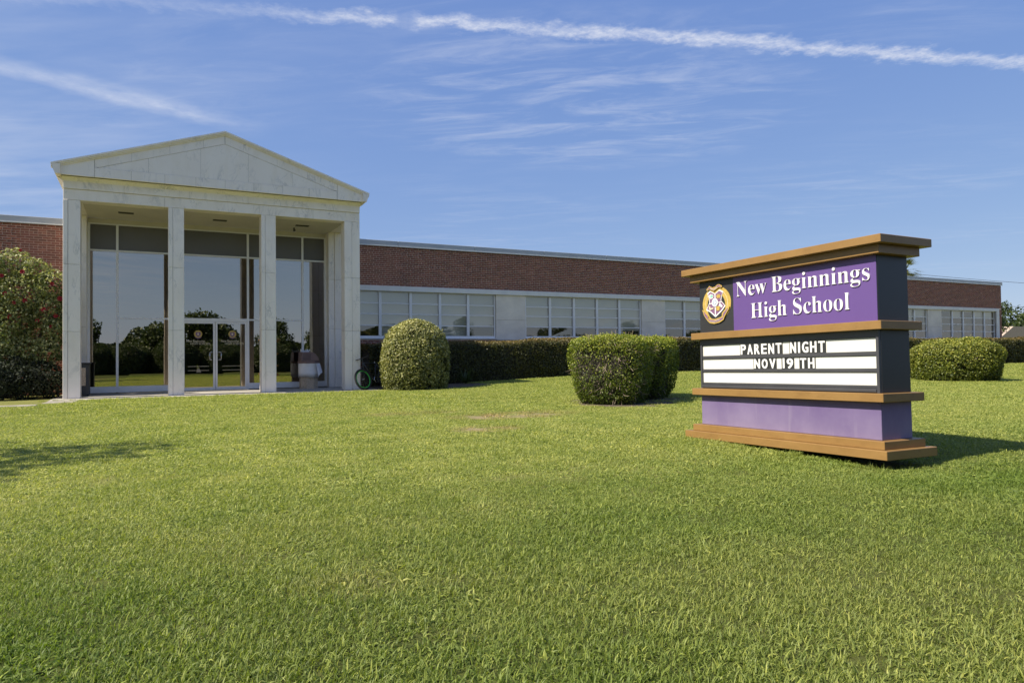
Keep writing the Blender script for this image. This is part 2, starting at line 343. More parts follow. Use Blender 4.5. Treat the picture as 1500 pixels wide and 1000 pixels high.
def grass_mat():
    ma, nt, b = new_mat('grass_blade'); N, L = nt.nodes, nt.links
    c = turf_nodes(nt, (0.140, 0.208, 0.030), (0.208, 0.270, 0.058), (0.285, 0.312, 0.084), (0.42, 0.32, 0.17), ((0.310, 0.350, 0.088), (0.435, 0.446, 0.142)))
    at = N.new('ShaderNodeAttribute'); at.attribute_name = 'tint'
    r = N.new('ShaderNodeValToRGB'); L.new(at.outputs['Fac'], r.inputs[0]); els = r.color_ramp.elements
    els[0].color = (0.50, 0.58, 0.5, 1); els[1].color = (1.95, 1.70, 1.7, 1); e = els.new(0.55); e.color = (1.0, 1.0, 1.0, 1); e = els.new(0.90); e.color = (1.25, 1.18, 1.1, 1)
    c = mix_col(nt, 1.0, c, r.outputs[0], 'MULTIPLY')
    L.new(c, b.inputs['Base Color']); b.inputs['Roughness'].default_value = 0.52; b.inputs['Specular IOR Level'].default_value = 0.30
    t = N.new('ShaderNodeBsdfTranslucent'); L.new(mix_col(nt, 1.0, c, (1.2, 1.3, 0.55), 'MULTIPLY'), t.inputs['Color'])
    mx = N.new('ShaderNodeMixShader'); mx.inputs[0].default_value = 0.38
    L.new(b.outputs[0], mx.inputs[1]); L.new(t.outputs[0], mx.inputs[2]); L.new(mx.outputs[0], N['Material Output'].inputs[0])
    return ma
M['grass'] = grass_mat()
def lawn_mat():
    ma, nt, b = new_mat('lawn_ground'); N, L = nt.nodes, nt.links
    c = turf_nodes(nt, (0.048, 0.062, 0.014), (0.062, 0.074, 0.018), (0.085, 0.09, 0.026), (0.27, 0.21, 0.125), ((0.19, 0.195, 0.055), (0.25, 0.24, 0.075)))  # near tones darkened, so shade between the blades is in the colour
    L.new(c, b.inputs['Base Color']); b.inputs['Roughness'].default_value = 0.95; b.inputs['Specular IOR Level'].default_value = 0.1
    ge = N.new('ShaderNodeNewGeometry'); n = N.new('ShaderNodeTexNoise'); L.new(ge.outputs['Position'], n.inputs['Vector']); n.inputs['Scale'].default_value = 30; n.inputs['Detail'].default_value = 4
    add_bump(nt, b, n.outputs['Fac'], 0.8, 0.03)
    return ma
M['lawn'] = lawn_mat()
M['soil'] = plain('bed_soil', (0.10, 0.075, 0.05), 0.95, 0.35, 6, 0.9)

# ------------------------------------------------------------------ builders
def link(o, parent=None):
    COL.objects.link(o)
    if parent is not None:
        o.parent = parent
        if parent.type == 'EMPTY' and parent.get('_at') is not None:
            o.matrix_parent_inverse = Matrix.Translation(-Vector(parent['_at']))
    return o
def tag(o, label=None, cat=None, group=None, kind=None):
    if label: o['label'] = label
    if cat: o['category'] = cat
    if group: o['group'] = group
    if kind: o['kind'] = kind
    return o
def thing(name, label, cat, at=(0, 0, 0), group=None, world_coords=True):
    o = bpy.data.objects.new(name, None); o.empty_display_size = 0.2; o.location = at; COL.objects.link(o)
    if world_coords: o['_at'] = tuple(at)
    return tag(o, label, cat, group)
class MB:
    """collects boxes, prisms and tubes of ONE piece"""
    def __init__(s): s.v = []; s.f = []
    def add(s, vs, fs):
        n = len(s.v); s.v += [tuple(map(float, v)) for v in vs]; s.f += [tuple(i + n for i in f) for f in fs]; return s
    def box(s, x0, x1, y0, y1, z0, z1):
        return s.add([(x0, y0, z0), (x1, y0, z0), (x1, y1, z0), (x0, y1, z0), (x0, y0, z1), (x1, y0, z1), (x1, y1, z1), (x0, y1, z1)],
                     [(0, 3, 2, 1), (4, 5, 6, 7), (0, 1, 5, 4), (1, 2, 6, 5), (2, 3, 7, 6), (3, 0, 4, 7)])
    def cbox(s, x0, x1, y0, y1, z0, z1, c=0.006):
        lo, hi = (x0, y0, z0), (x1, y1, z1); vs = []; idx = {}
        for i in (0, 1):
            for j in (0, 1):
                for k in (0, 1):
                    for a in range(3):
                        p = [hi[0] if i else lo[0], hi[1] if j else lo[1], hi[2] if k else lo[2]]
                        for b in range(3):
                            if b != a: p[b] += -c if (i, j, k)[b] else c
                        idx[(i, j, k, a)] = len(vs); vs.append(p)
        fs = []
        for a in range(3):
            b, d = (a + 1) % 3, (a + 2) % 3
            for sgn in (0, 1):
                q = []
                for (u, w) in ((0, 0), (1, 0), (1, 1), (0, 1)):
                    t = [0, 0, 0]; t[a] = sgn; t[b] = u; t[d] = w; q.append(idx[(*t, a)])
                fs.append(tuple(q if sgn else q[::-1]))
            for u in (0, 1):            # edges along axis a
                for w in (0, 1):
                    t0 = [0, 0, 0]; t0[b] = u; t0[d] = w; t1 = list(t0); t1[a] = 1
                    q = [idx[(*t0, b)], idx[(*t1, b)], idx[(*t1, d)], idx[(*t0, d)]]
                    fs.append(tuple(q if u == w else q[::-1]))
        for i in (0, 1):
            for j in (0, 1):
                for k in (0, 1):
                    q = [idx[(i, j, k, 0)], idx[(i, j, k, 1)], idx[(i, j, k, 2)]]
                    fs.append(tuple(q if (i + j + k) % 2 else q[::-1]))
        return s.add(vs, fs)
    def prism(s, poly, a0, a1, axis='y'):
        n = len(poly)
        def P(p, a): return (p[0], a, p[1]) if axis == 'y' else ((a, p[0], p[1]) if axis == 'x' else (p[0], p[1], a))
        vs = [P(p, a0) for p in poly] + [P(p, a1) for p in poly]
        fs = [tuple(range(n))[::-1], tuple(range(n, 2 * n))] + [(i, (i + 1) % n, n + (i + 1) % n, n + i) for i in range(n)]
        return s.add(vs, fs)
    def tube(s, p, q, r0, r1=None, n=8, caps=True):
        p, q = Vector(p), Vector(q); r1 = r0 if r1 is None else r1; d = (q - p).normalized()
        a = d.orthogonal().normalized(); b = d.cross(a); vs = []
        for c, r in ((p, r0), (q, r1)):
            for i in range(n):
                t = 2 * math.pi * i / n; vs.append(c + (a * math.cos(t) + b * math.sin(t)) * r)
        fs = [(i, (i + 1) % n, n + (i + 1) % n, n + i) for i in range(n)]
        if caps: fs += [tuple(range(n))[::-1], tuple(range(n, 2 * n))]
        return s.add(vs, fs)
    def path(s, pts, r, n=6):
        rs = r if isinstance(r, (list, tuple)) else [r] * len(pts)
        for i in range(len(pts) - 1): s.tube(pts[i], pts[i + 1], rs[i], rs[i + 1], n)
        return s
    def torus(s, c, ax, R, r, n=32, k=8):
        c = Vector(c); ax = Vector(ax).normalized(); a = ax.orthogonal().normalized(); b = ax.cross(a); vs = []
        for i in range(n):
            t = 2 * math.pi * i / n; d = a * math.cos(t) + b * math.sin(t)
            for j in range(k):
                u = 2 * math.pi * j / k; vs.append(c + d * (R + r * math.cos(u)) + ax * r * math.sin(u))
        return s.add(vs, [(i * k + j, ((i + 1) % n) * k + j, ((i + 1) % n) * k + (j + 1) % k, i * k + (j + 1) % k) for i in range(n) for j in range(k)])
    def mesh(s, name, mat, fix=True):
        me = bpy.data.meshes.new(name); me.from_pydata(s.v, [], s.f)
        if fix:
            bm = bmesh.new(); bm.from_mesh(me); bmesh.ops.recalc_face_normals(bm, faces=bm.faces); bm.to_mesh(me); bm.free()
        if mat: me.materials.append(M[mat] if isinstance(mat, str) else mat)
        return me
    def build(s, name, mat, parent=None, smooth=False, **kw):
        me = s.mesh(name, mat)
        if smooth: me.polygons.foreach_set('use_smooth', [True] * len(me.polygons))
        o = bpy.data.objects.new(name, me); link(o, parent); tag(o, **kw) if kw else None
        return o
def arr_mesh(name, verts, faces, mat, tint=None, smooth=False):
    """fast mesh from numpy arrays; faces (M,3) or (M,4)"""
    me = bpy.data.meshes.new(name); k = faces.shape[1]
    me.vertices.add(len(verts)); me.vertices.foreach_set('co', np.asarray(verts, np.float32).ravel())
    me.loops.add(faces.size); me.loops.foreach_set('vertex_index', np.asarray(faces, np.int32).ravel())
    me.polygons.add(len(faces)); me.polygons.foreach_set('loop_start', np.arange(0, faces.size, k, dtype=np.int32))
    try: me.polygons.foreach_set('loop_total', np.full(len(faces), k, np.int32))
    except Exception: pass
    me.update(calc_edges=True); me.validate()
    if tint is not None:
        a = me.attributes.new('tint', 'FLOAT', 'POINT'); a.data.foreach_set('value', np.asarray(tint, np.float32))
    if smooth: me.polygons.foreach_set('use_smooth', np.ones(len(faces), bool))
    me.materials.append(M[mat]); return me
def obj(name, me, parent=None, **kw):
    o = bpy.data.objects.new(name, me); link(o, parent); tag(o, **kw); return o

# ------------------------------------------------------------------ ground
def sstep(a, b, x):
    t = np.clip((np.asarray(x, float) - a) / (b - a), 0, 1); return t * t * (3 - 2 * t)
def gz(x, y):
    x = np.asarray(x, float); y = np.asarray(y, float)
    h = -0.055 + 0.26 * sstep(8, 20, x) * sstep(-9, 1.5, y) * (1 - sstep(60, 90, x))
    h = h + 0.012 * np.sin(x * 1.3 + y * 0.4) * np.sin(y * 0.9 - x * 0.3) * sstep(0.5, -4, y)
    h = h + 0.045 * sstep(-7, -1.5, y) * sstep(30, 12, x)
    h = h - 0.045 * np.exp(-(((x - 8.1) / 0.8) ** 2 + ((y + 16.9) / 0.7) ** 2))
    return h
def axis(segs):
    out = []
    for a, b, n in segs: out += list(np.linspace(a, b, n, endpoint=False))
    return np.array(out + [segs[-1][1]])
gx = axis([(-2500, -60, 12), (-60, -6, 18), (-6, 30, 90), (30, 70, 30), (70, 160, 12), (160, 2500, 12)])
gy = axis([(-2500, -120, 10), (-120, -24, 20), (-24, 4, 90), (4, 40, 12), (40, 2500, 14)])
GX, GY = np.meshgrid(gx, gy, indexing='ij'); GV = np.stack([GX, GY, gz(GX, GY)], -1).reshape(-1, 3)
ii, jj = np.meshgrid(np.arange(len(gx) - 1), np.arange(len(gy) - 1), indexing='ij'); q = (ii * len(gy) + jj).ravel(); nY = len(gy)
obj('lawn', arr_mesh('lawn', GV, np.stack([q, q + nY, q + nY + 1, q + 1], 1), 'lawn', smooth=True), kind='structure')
MB().box(-300, 300, -48, -27.5, -0.12, -0.035).build('road', 'asphalt', kind='structure')

# porch floor and walk
pf = MB().cbox(-0.25, 8.05, -0.72, 3.0, -0.16, 0.0, 0.012).build('porch_floor', 'concrete', kind='structure')
MB().cbox(-6.5, -0.262, -2.05, -0.75, -0.16, -0.012, 0.012).build('walk', 'concrete', kind='structure')
for i, (x, y, w, d, r, z) in enumerate(((-0.62, -2.42, 0.72, 0.5, 0.06, 0.006), (0.10, -1.42, 0.62, 0.9, -0.08, 0.010), (-1.5, -2.5, 0.8, 0.5, -0.04, 0.0))):
    o = MB().cbox(-w / 2, w / 2, -d / 2, d / 2, -0.09, 0.0, 0.012).build('stepping_stone', 'concrete2')
    o.location = (x, y, z); o.rotation_euler.z = r
    tag(o, ('flat worn stepping stone tilted beside the walk before the flowering shrub', 'wider stepping stone lying against the porch edge at the outer column', 'stepping stone at the picture edge below the flowering shrub')[i], 'stone', 'loose stones beside the walk')
MB().cbox(8.06, 8.95, -0.98, -0.30, -0.12, -0.020, 0.012).build('stepping_stone', 'concrete2', label='low concrete stone by the domed bush and the bicycle wheel', cat='stone', group='loose stones beside the walk')

# ------------------------------------------------------------------ brick school wing
YW = 2.79
school = thing('school_building', 'long low brick school wing with grey roof edge and ribbon windows', 'building', (20, 9, 0))
back = MB()
back.box(-8.0, -0.02, YW + 0.012, YW + 0.30, -0.3, 4.80)
back.box(7.60, 7.93, YW + 0.012, YW + 0.30, -0.3, 4.80)
back.box(7.93, 47.06, YW + 0.012, YW + 0.30, 3.42, 4.80)
back.box(7.93, 47.06, YW + 0.012, YW + 0.30, -0.3, 1.58)
back.box(46.70, 47.06, YW + 0.012, YW + 0.30, 1.58, 3.42)
back.box(46.95, 47.05, YW + 0.30, 16, -0.3, 4.80)
wall = back.build('brick_wall', 'mortar', school)
MB().box(-8, 47.0, YW + 0.28, 16, 4.70, 4.80).build('roof_deck', 'roofing', school)
MB().box(-8, 47.0, 15.9, 16, -0.3, 4.70).build('rear_wall', 'interior', school)
# bricks: running bond with a header course every sixth row
CH = 4.0 / 59; BL, BH, BHEAD, JT = 0.190, CH - 0.0155, 0.088, 0.0155
stretcher = MB().box(-BL / 2, BL / 2, 0, 0.02, -BH / 2, BH / 2).mesh('brick', 'brick')
header = MB().box(-BHEAD / 2, BHEAD / 2, 0, 0.02, -BH / 2, BH / 2).mesh('brick_header', 'brick')
regions = [(-8.0, -0.02, -0.25, 4.795), (7.60, 7.93, -0.25, 4.795), (7.93, 47.06, 3.425, 4.795), (7.93, 47.06, 0.05, 1.58), (46.70, 47.06, 1.58, 3.42)]
BR = []
for (x0, x1, z0, z1) in regions:
    k0 = math.ceil((z0 - 4.79) / CH)
    for k in range(k0, 1):
        zc = 4.79 - BH / 2 + k * CH
        if zc - BH / 2 < z0 - 0.02 or zc + BH / 2 > z1 + 0.004: continue
        hd = (k % 6 == 3); L_ = BHEAD if hd else BL; pitch = L_ + JT
        off = 0.0 if hd else ((k % 2) * pitch / 2)
        i0 = math.floor((x0 - off) / pitch); i1 = math.ceil((x1 - off) / pitch)
        for i in range(i0, i1 + 1):
            a = off + i * pitch; b = a + L_; a2, b2 = max(a, x0), min(b, x1)
            if b2 - a2 < 0.02: continue
            BR.append((0.5 * (a2 + b2), zc, b2 - a2, hd, (a2 == a and b2 == b)))
cand = []
for n, (x, z, l, hd, full) in enumerate(BR):
    if not full: continue
    if -1.25 < x < -0.02 and 3.35 < z < 4.8: cand.append((0, -z, n))
    elif 8.30 < x < 11 and z > 3.42: cand.append((1, x, n))
cand.sort(); single = set(c[2] for c in cand[:300])
bv, bf, bt = [], [], []
for n, (x, z, l, hd, full) in enumerate(BR):
    dy = random.uniform(-0.0015, 0.0015)
    if n in single:
        o = bpy.data.objects.new('brick', header if hd else stretcher); link(o, wall); o.location = (x, YW + dy, z)
    else:
        o = len(bv); h = BH / 2; l2 = l / 2; y0 = YW + dy; y1 = YW + 0.016
        bv += [(x - l2, y0, z - h), (x + l2, y0, z - h), (x + l2, y0, z + h), (x - l2, y0, z + h), (x - l2, y1, z - h), (x + l2, y1, z - h), (x + l2, y1, z + h), (x - l2, y1, z + h)]
        bf += [(o, o + 1, o + 2, o + 3), (o, o + 4, o + 5, o + 1), (o + 3, o + 2, o + 6, o + 7), (o, o + 3, o + 7, o + 4), (o + 1, o + 5, o + 6, o + 2)]
        bt += [random.random()] * 8
obj('brickwork', arr_mesh('brickwork', np.array(bv), np.array(bf), 'brick', bt), wall, kind='stuff')
# roof edge in sheet-metal lengths
for i in range(19):
    a = -8 + i * 2.95; b = min(a + 2.944, 47.12)
    if a > 47: break
    f = MB().cbox(a, b, YW - 0.05, YW + 0.35, 4.815, 5.0, 0.008).build('roof_fascia', 'fascia', school)
    MB().cbox(a, b, YW - 0.062, YW - 0.052, 4.797, 4.830, 0.002).build('drip_edge', 'drip', f)
# side return of the roof edge
MB().cbox(47.06, 47.12, YW + 0.352, 16, 4.815, 5.0, 0.008).build('roof_fascia', 'fascia', school)
MB().cbox(7.60, 46.69, YW - 0.075, YW + 0.011, 3.245, 3.415, 0.008).build('lintel_band', 'white_paint', school)
MB().cbox(46.42, 46.69, YW - 0.075, YW + 0.011, 1.55, 3.243, 0.008).build('jamb_panel', 'white_paint', school)
# bays
bays = [(7.95, 13.50), (14.78, 20.32), (21.58, 27.10), (28.10, 33.55), (34.45, 39.87), (41.15, 46.40)]
ZR = [1.70, 2.06, 2.46, 2.83, 3.215]
for bi, (x0, x1) in enumerate(bays):
    if bi > 0:
        for (za, zb) in ((1.55, 2.30), (2.305, 3.243)):
            pa = bays[bi - 1][1]
            MB().cbox(pa + 0.012, x0 - 0.012, YW - 0.012, YW + 0.25, za, zb, 0.006).build('stone_pier_panel', 'stone', school)
    fr = MB(); fy0, fy1 = YW + 0.05, YW + 0.11
    fr.box(x0, x1, fy0, fy1, 3.215, 3.243); fr.box(x0, x1, fy0, fy1, 1.62, 1.70); fr.box(x0, x0 + 0.05, fy0, fy1, 1.70, 3.215); fr.box(x1 - 0.05, x1, fy0, fy1, 1.70, 3.215)
    win = fr.build('window', 'alu', school)
    MB().cbox(x0 - 0.008, x1 + 0.008, YW - 0.06, YW + 0.30, 1.585, 1.618, 0.004).build('sill', 'white_paint', win)
    n = 5; wd = (x1 - x0) / n
    for c in range(1, n):
        xx = x0 + c * wd; MB().cbox(xx - 0.05, xx + 0.05, fy0 - 0.02, fy1 + 0.004, 1.70, 3.214, 0.004).build('mullion', 'alu', win)
    for c in range(n):
        a = x0 + c * wd + 0.052; b = x0 + (c + 1) * wd - 0.052
        for r in range(4):
            za, zb = ZR[r], ZR[r + 1]
            if r: MB().box(a, b, fy0 + 0.004, fy1 - 0.004, za - 0.017, za + 0.017).build('muntin', 'alu', win)
            tl = random.uniform(-0.0012, 0.0012); y = YW + 0.082
            p = MB().add([(a, y + tl, za), (b, y - tl, za), (b, y - tl + random.uniform(-.003, .003), zb), (a, y + tl + random.uniform(-.003, .003), zb)], [(0, 1, 2, 3)])
            p.build('pane', 'pane', win)
        # blinds hung behind the glass, drawn to different heights
        lowz = {0: 2.05, 1: 2.45, 2: 2.45, 3: 2.4, 4: 2.8}.get(bi)
        if bi == 0: lowz = (2.05, 1.72, 1.72, 1.72, 2.05)[c]
        elif bi == 1: lowz = (2.05, 2.04, 2.06, 2.03, 1.95)[c]
        elif bi == 4: lowz = (2.5, 2.5, 2.5, 2.5, 2.84)[c]
        elif bi == 5: lowz = (3.19, 2.84, 3.19, 2.84, 2.86)[c]
        nb = MB(); nb.box(a - 0.03, b + 0.03, YW + 0.20, YW + 0.206, lowz, 3.22); nb.build('blind', 'blind', win)
MB().box(7.95, 46.5, YW + 1.8, YW + 1.85, 1.0, 3.6).build('inner_partition', 'interior', school)
MB().box(7.95, 46.5, YW + 0.31, YW + 1.79, 3.5, 3.55).build('inner_ceiling', 'soffit', school)

# ------------------------------------------------------------------ portico
P = thing('entrance_portico', 'white marble portico with pediment, four square columns and glazed entrance', 'portico', (3.79, 1.2, 0))
FZ = 5.03
def col(x0, x1, proud_left=True, strip=0.105, topz=(5.026, 5.026)):
    """square column faced with thin marble: a narrow and a wide slab side by side, three courses high"""
    c = MB().box(x0 + 0.03, x1 - 0.03, 0.03, 0.40, 0.0, 5.02).build('column', 'joint', P)
    zs = [0.004, 1.72 + random.uniform(-.06, .06), 3.40 + random.uniform(-.06, .06), 5.026]
    xs = x0 + strip
    for k in range(3):
        a, b = zs[k] + (0.0025 if k else 0), zs[k + 1] - (0.0025 if k < 2 else 0)
        MB().cbox(x0, xs - 0.003, 0.0, 0.43, a, b, 0.005).build('marble_slab', 'marble', c)
        MB().cbox(xs + 0.003, x1, 0.014, 0.43, a, b, 0.005).build('marble_slab', 'marble', c)
    return c
col(0.0, 0.375); col(2.39, 2.77); col(4.755, 5.15); col(7.115, 7.58, strip=0.22)
def pil(x0, x1):
    c = MB().box(x0 + 0.03, x1 - 0.03, 2.16, 2.58, 0.0, 5.02).build('back_pilaster', 'joint', P)
    w = (x1 - x0) * 0.42; zs = [0.004, 1.9, 3.5, 5.026]
    for k in range(3):
        a, b = zs[k] + 0.0025, zs[k + 1] - 0.0025
        MB().cbox(x0, x0 + w - 0.003, 2.12, 2.60, a, b, 0.005).build('marble_slab', 'marble', c)
        MB().cbox(x0 + w + 0.003, x1, 2.10, 2.60, a, b, 0.005).build('marble_slab', 'marble', c)
pil(-0.005, 0.385); pil(7.13, 7.585)
# architrave, frieze
def slabs(name, x0, x1, y0, y1, z0, z1, cuts, par=P, core=True, c=0.005):
    core_o = MB().box(x0 + 0.02, x1 - 0.02, y0 + 0.025, y1 - 0.005, z0 + 0.01, z1 - 0.01).build(name, 'joint', par)
    xs = [x0] + list(cuts) + [x1]
    for a, b in zip(xs[:-1], xs[1:]):
        MB().cbox(a + 0.002, b - 0.002, y0, y1, z0, z1, c).build('marble_slab', 'marble', core_o)
    return core_o
slabs('architrave', 0.0, 7.58, 0.014, 0.43, 5.03, 5.305, (2.30, 4.70, 6.2))
slabs('frieze', 0.0, 7.58, -0.016, 0.43, 5.310, 5.585, (1.35, 2.9, 4.4, 5.9))
for (xa, xb) in ((0.0, 0.40), (7.18, 7.58)):
    MB().cbox(xa, xb, 0.435, 2.75, 5.03, 5.585, 0.005).build('side_beam', 'marble', P)
MB().box(0.402, 7.178, 0.435, 2.49, 5.034, 5.085).build('ceiling', 'soffit', P)
ceil = P.children[-1]
for (xa, xb, y) in ((1.18, 1.56, 1.30), (3.60, 3.98, 1.38), (5.94, 6.33, 1.27)):
    v = MB(); v.box(xa, xb, y - 0.09, y + 0.09, 5.020, 5.033); v = v.build('ceiling_vent', 'dark_metal', ceil)
    for k in range(4):
        MB().box(xa + 0.01, xb - 0.01, y - 0.075 + k * 0.045, y - 0.060 + k * 0.045, 5.012, 5.019).build('vent_slat', 'spandrel', v)
cm = MB(); cm.tube((5.98, 1.75, 5.033), (5.98, 1.75, 4.98), 0.025); cm.tube((5.98, 1.78, 4.955), (5.98, 1.66, 4.94), 0.032, 0.032, 10); cm.build('security_camera', 'dark_metal', P)
# bed mould under the cornice (front and sides): a cove in section
cove = [(-0.016, 5.50), (-0.03, 5.52), (-0.055, 5.545), (-0.11, 5.575), (-0.13, 5.595), (0.02, 5.595), (0.02, 5.50)]
MB().prism(cove, -0.02, 7.60, 'x').build('bed_mould', 'marble', P)
for s, x in ((-1, 0.0), (1, 7.58)):
    MB().prism([(x + s * (-(p[0]) - 0.0), p[1]) for p in cove], 0.022, 2.75, 'y').build('bed_mould', 'marble', P)
# geison and pediment
XL, XR, XA = -0.23, 7.79, 3.78; EZ, AZ = 5.86, 7.18; SL = (AZ - EZ) / (XA - XL)
YF = -0.25
def rake(x, off): return EZ + SL * (x - XL if x < XA else XR - x) - off
gz0, gz1 = 5.60, 5.845
core = MB().prism([(XL + 0.13, gz0 + 0.01), (XR - 0.13, gz0 + 0.01), (XR - 0.05, rake(XR - 0.05, 0.11)), (XA, rake(XA, 0.12)), (XL + 0.05, rake(XL + 0.05, 0.11))], YF + 0.02, 2.75).build('pediment_core', 'joint', P)
cuts = [0.70, 1.52, 2.30, 3.05, 3.78, 4.52, 5.3, 6.05, 6.86]
for a, b in zip(cuts[:-1], cuts[1:]):
    MB().cbox(a + 0.002, b - 0.002, YF - 0.004, YF + 0.06, gz0, gz1, 0.005).build('marble_slab', 'marble', core)
for s in (0, 1):         # corner blocks
    f = (lambda x: x) if s == 0 else (lambda x: XL + XR - x)
    poly = [(f(XL + 0.09), gz0), (f(0.696), gz0), (f(0.696), rake(0.696, 0.105)), (f(XL + 0.02), rake(XL + 0.02, 0.105))]
    MB().prism(poly, YF - 0.004, YF + 0.06).build('marble_slab', 'marble', core)
# raking slabs
RT = 0.235
def quad_slab(x0, x1, top, bot, y0, name, parent):
    MB().prism([(x0, rake(x0, bot)), (x1, rake(x1, bot)), (x1, rake(x1, top)), (x0, rake(x0, top))], y0, YF + 0.06).build(name, 'marble', parent)
for xs in ([0.702, 1.53, 2.42, 3.24, 3.778], [3.784, 4.26, 5.15, 5.99, 6.858]):
    for a, b in zip(xs[:-1], xs[1:]):
        def lowz(x): return max(rake(x, 0.105 + RT), gz1 + 0.004)
        x0, x1 = a + 0.002, b - 0.002
        pts = [(x0, lowz(x0))]
        # where the slab's lower edge meets the geison line
        for x in np.linspace(x0, x1, 9)[1:-1]: pts.append((float(x), lowz(float(x))))
        pts += [(x1, lowz(x1)), (x1, rake(x1, 0.105)), (x0, rake(x0, 0.105))]
        MB().prism(pts, YF - 0.002, YF + 0.06).build('marble_slab', 'marble', core)
# tympanum panels
ty = [None, 1.92, 3.17, 4.39, 5.58, None]
tl = XL + (gz1 + 0.105 + RT - EZ) / SL; tr = XL + XR - tl
ty[0], ty[-1] = tl + 0.02, tr - 0.02
for a, b in zip(ty[:-1], ty[1:]):
    pts = [(a + 0.002, gz1 + 0.004), (b - 0.002, gz1 + 0.004), (b - 0.002, rake(b, 0.105 + RT + 0.005))]
    if a < XA < b: pts.append((XA, rake(XA, 0.105 + RT + 0.005)))
    pts.append((a + 0.002, rake(a, 0.105 + RT + 0.005)))
    MB().prism(pts, YF + 0.006, YF + 0.06).build('tympanum_slab', 'marble', core)
# sima: moulded edge running up both rakes, in lengths
for s in (0, 1):
    xs = [XL, 1.1, 2.45, XA]
    for a, b in zip(xs[:-1], xs[1:]):
        if s: a, b = XL + XR - b, XL + XR - a
        b -= 0.002
        m = MB()
        for (t0, t1, y0) in ((0.0, 0.045, YF - 0.085), (0.045, 0.08, YF - 0.06), (0.08, 0.112, YF - 0.03)):
            m.prism([(a, rake(a, t1)), (b, rake(b, t1)), (b, rake(b, t0)), (a, rake(a, t0))], y0, YF + 0.10)
        m.build('raking_sima', 'marble', core)
# side eaves: slanted moulding in profile
for s in (0, 1):
    f = (lambda x: x) if s == 0 else (lambda x: XL + XR - x)
    MB().prism([(f(XL - 0.01), EZ - 0.004), (f(XL + 0.085), gz0 - 0.002), (f(XL + 0.20), gz0 - 0.002), (f(XL + 0.20), EZ - 0.02)], YF - 0.08, 2.75).build('side_eave', 'marble', core)
    x0, x1 = (XL + 0.10, XA) if s == 0 else (XA, XR - 0.10)
    MB().prism([(x0, rake(x0, 0.05)), (x1, rake(x1, 0.05)), (x1, rake(x1, 0.006)), (x0, rake(x0, 0.006))], YF + 0.11, 5.0).build('roof_slope', 'roofing', P)

# glazed entrance wall
YG = 2.50
g = MB(); fw = 0.032
VX = [0.415, 1.125, 2.80, 4.70, 6.37, 7.10]
for x in VX: g.box(x - fw, x + fw, YG - 0.04, YG + 0.06, 0.03 if x not in (2.80, 4.70) else 0.0, 4.86)
g.box(0.39, 7.13, YG - 0.039, YG + 0.059, 4.862, 4.90)
for a, b in zip(VX[:-1], VX[1:]):
    g.box(a + fw, b - fw, YG - 0.038, YG + 0.058, 4.09, 4.14)
for a, b in ((1.125, 2.80), (4.70, 6.37)): g.box(a + fw, b - fw, YG - 0.036, YG + 0.056, 2.145, 2.195)
g.box(2.80 + fw, 4.70 - fw, YG - 0.037, YG + 0.057, 2.105, 2.20)
fr = g.build('entrance_frame', 'alu', P)
MB().box(0.39, 7.13, YG - 0.03, YG + 0.08, 4.902, 5.03).build('header_panel', 'soffit', P)
for a, b in ((VX[0], VX[1]), (VX[1], VX[2]), (VX[3], VX[4]), (VX[4], VX[5])):
    MB().cbox(a + fw, b - fw, YG - 0.035, YG + 0.05, 0.02, 0.20, 0.004).build('bulkhead_panel', 'alu', fr)
def pane(a, b, z0, z1, parent=fr, y=YG, mat='glass', name='pane'):
    MB().add([(a, y, z0), (b, y + random.uniform(-.002, .002), z0), (b, y + random.uniform(-.002, .002), z1), (a, y, z1)], [(0, 1, 2, 3)]).build(name, mat, parent)
for i, (a, b) in enumerate(zip(VX[:-1], VX[1:])):
    MB().box(a + fw, b - fw, YG, YG + 0.02, 4.142, 4.86).build('spandrel_panel', 'spandrel', fr)
    if i in (0, 4): pane(a + fw, b - fw, 0.202, 4.088)
    elif i in (1, 3): pane(a + fw, b - fw, 0.202, 2.143); pane(a + fw, b - fw, 2.197, 4.088)
    else: pane(a + fw, b - fw, 2.202, 4.088)
# dark lobby behind
lb = MB(); lb.box(0.2, 7.4, 9.0, 9.1, 0, 5.0); lb.box(0.2, 0.3, 2.7, 9.0, 0, 5.0); lb.box(7.3, 7.4, 2.7, 9.0, 0, 5.0); lb.box(0.3, 7.3, 2.6, 9.0, 4.92, 5.0)
lb.build('lobby_wall', 'interior', P)
MB().box(0.3, 7.3, 2.6, 9.0, -0.05, 0.004).build('lobby_floor', 'interior_floor', P)

def text_mesh(body, size, mat, extrude=0.0, sx=1.0, shear=0.0, align='LEFT'):
    cu = bpy.data.curves.new('lettering', 'FONT'); cu.body = body; cu.size = size; cu.extrude = extrude; cu.align_x = align; cu.resolution_u = 3; cu.shear = shear
    t = bpy.data.objects.new('lettering', cu); COL.objects.link(t)
    bpy.context.view_layer.update(); dg = bpy.context.evaluated_depsgraph_get()
    me = bpy.data.meshes.new_from_object(t.evaluated_get(dg)); bpy.data.objects.remove(t); bpy.data.curves.remove(cu)
    co = np.empty(len(me.vertices) * 3, np.float32); me.vertices.foreach_get('co', co); co = co.reshape(-1, 3)
    w = (co[:, 0] * sx).min() if len(co) else 0
    out = np.stack([co[:, 0] * sx, -co[:, 2], co[:, 1]], 1)      # stand upright, facing -Y
    me.vertices.foreach_set('co', out.ravel()); me.materials.clear(); me.materials.append(M[mat]); me.update()
    return me, out
def ell(cx, cz, rx, rz, n=28): return [(cx + rx * math.cos(2 * math.pi * i / n), cz + rz * math.sin(2 * math.pi * i / n)) for i in range(n)]
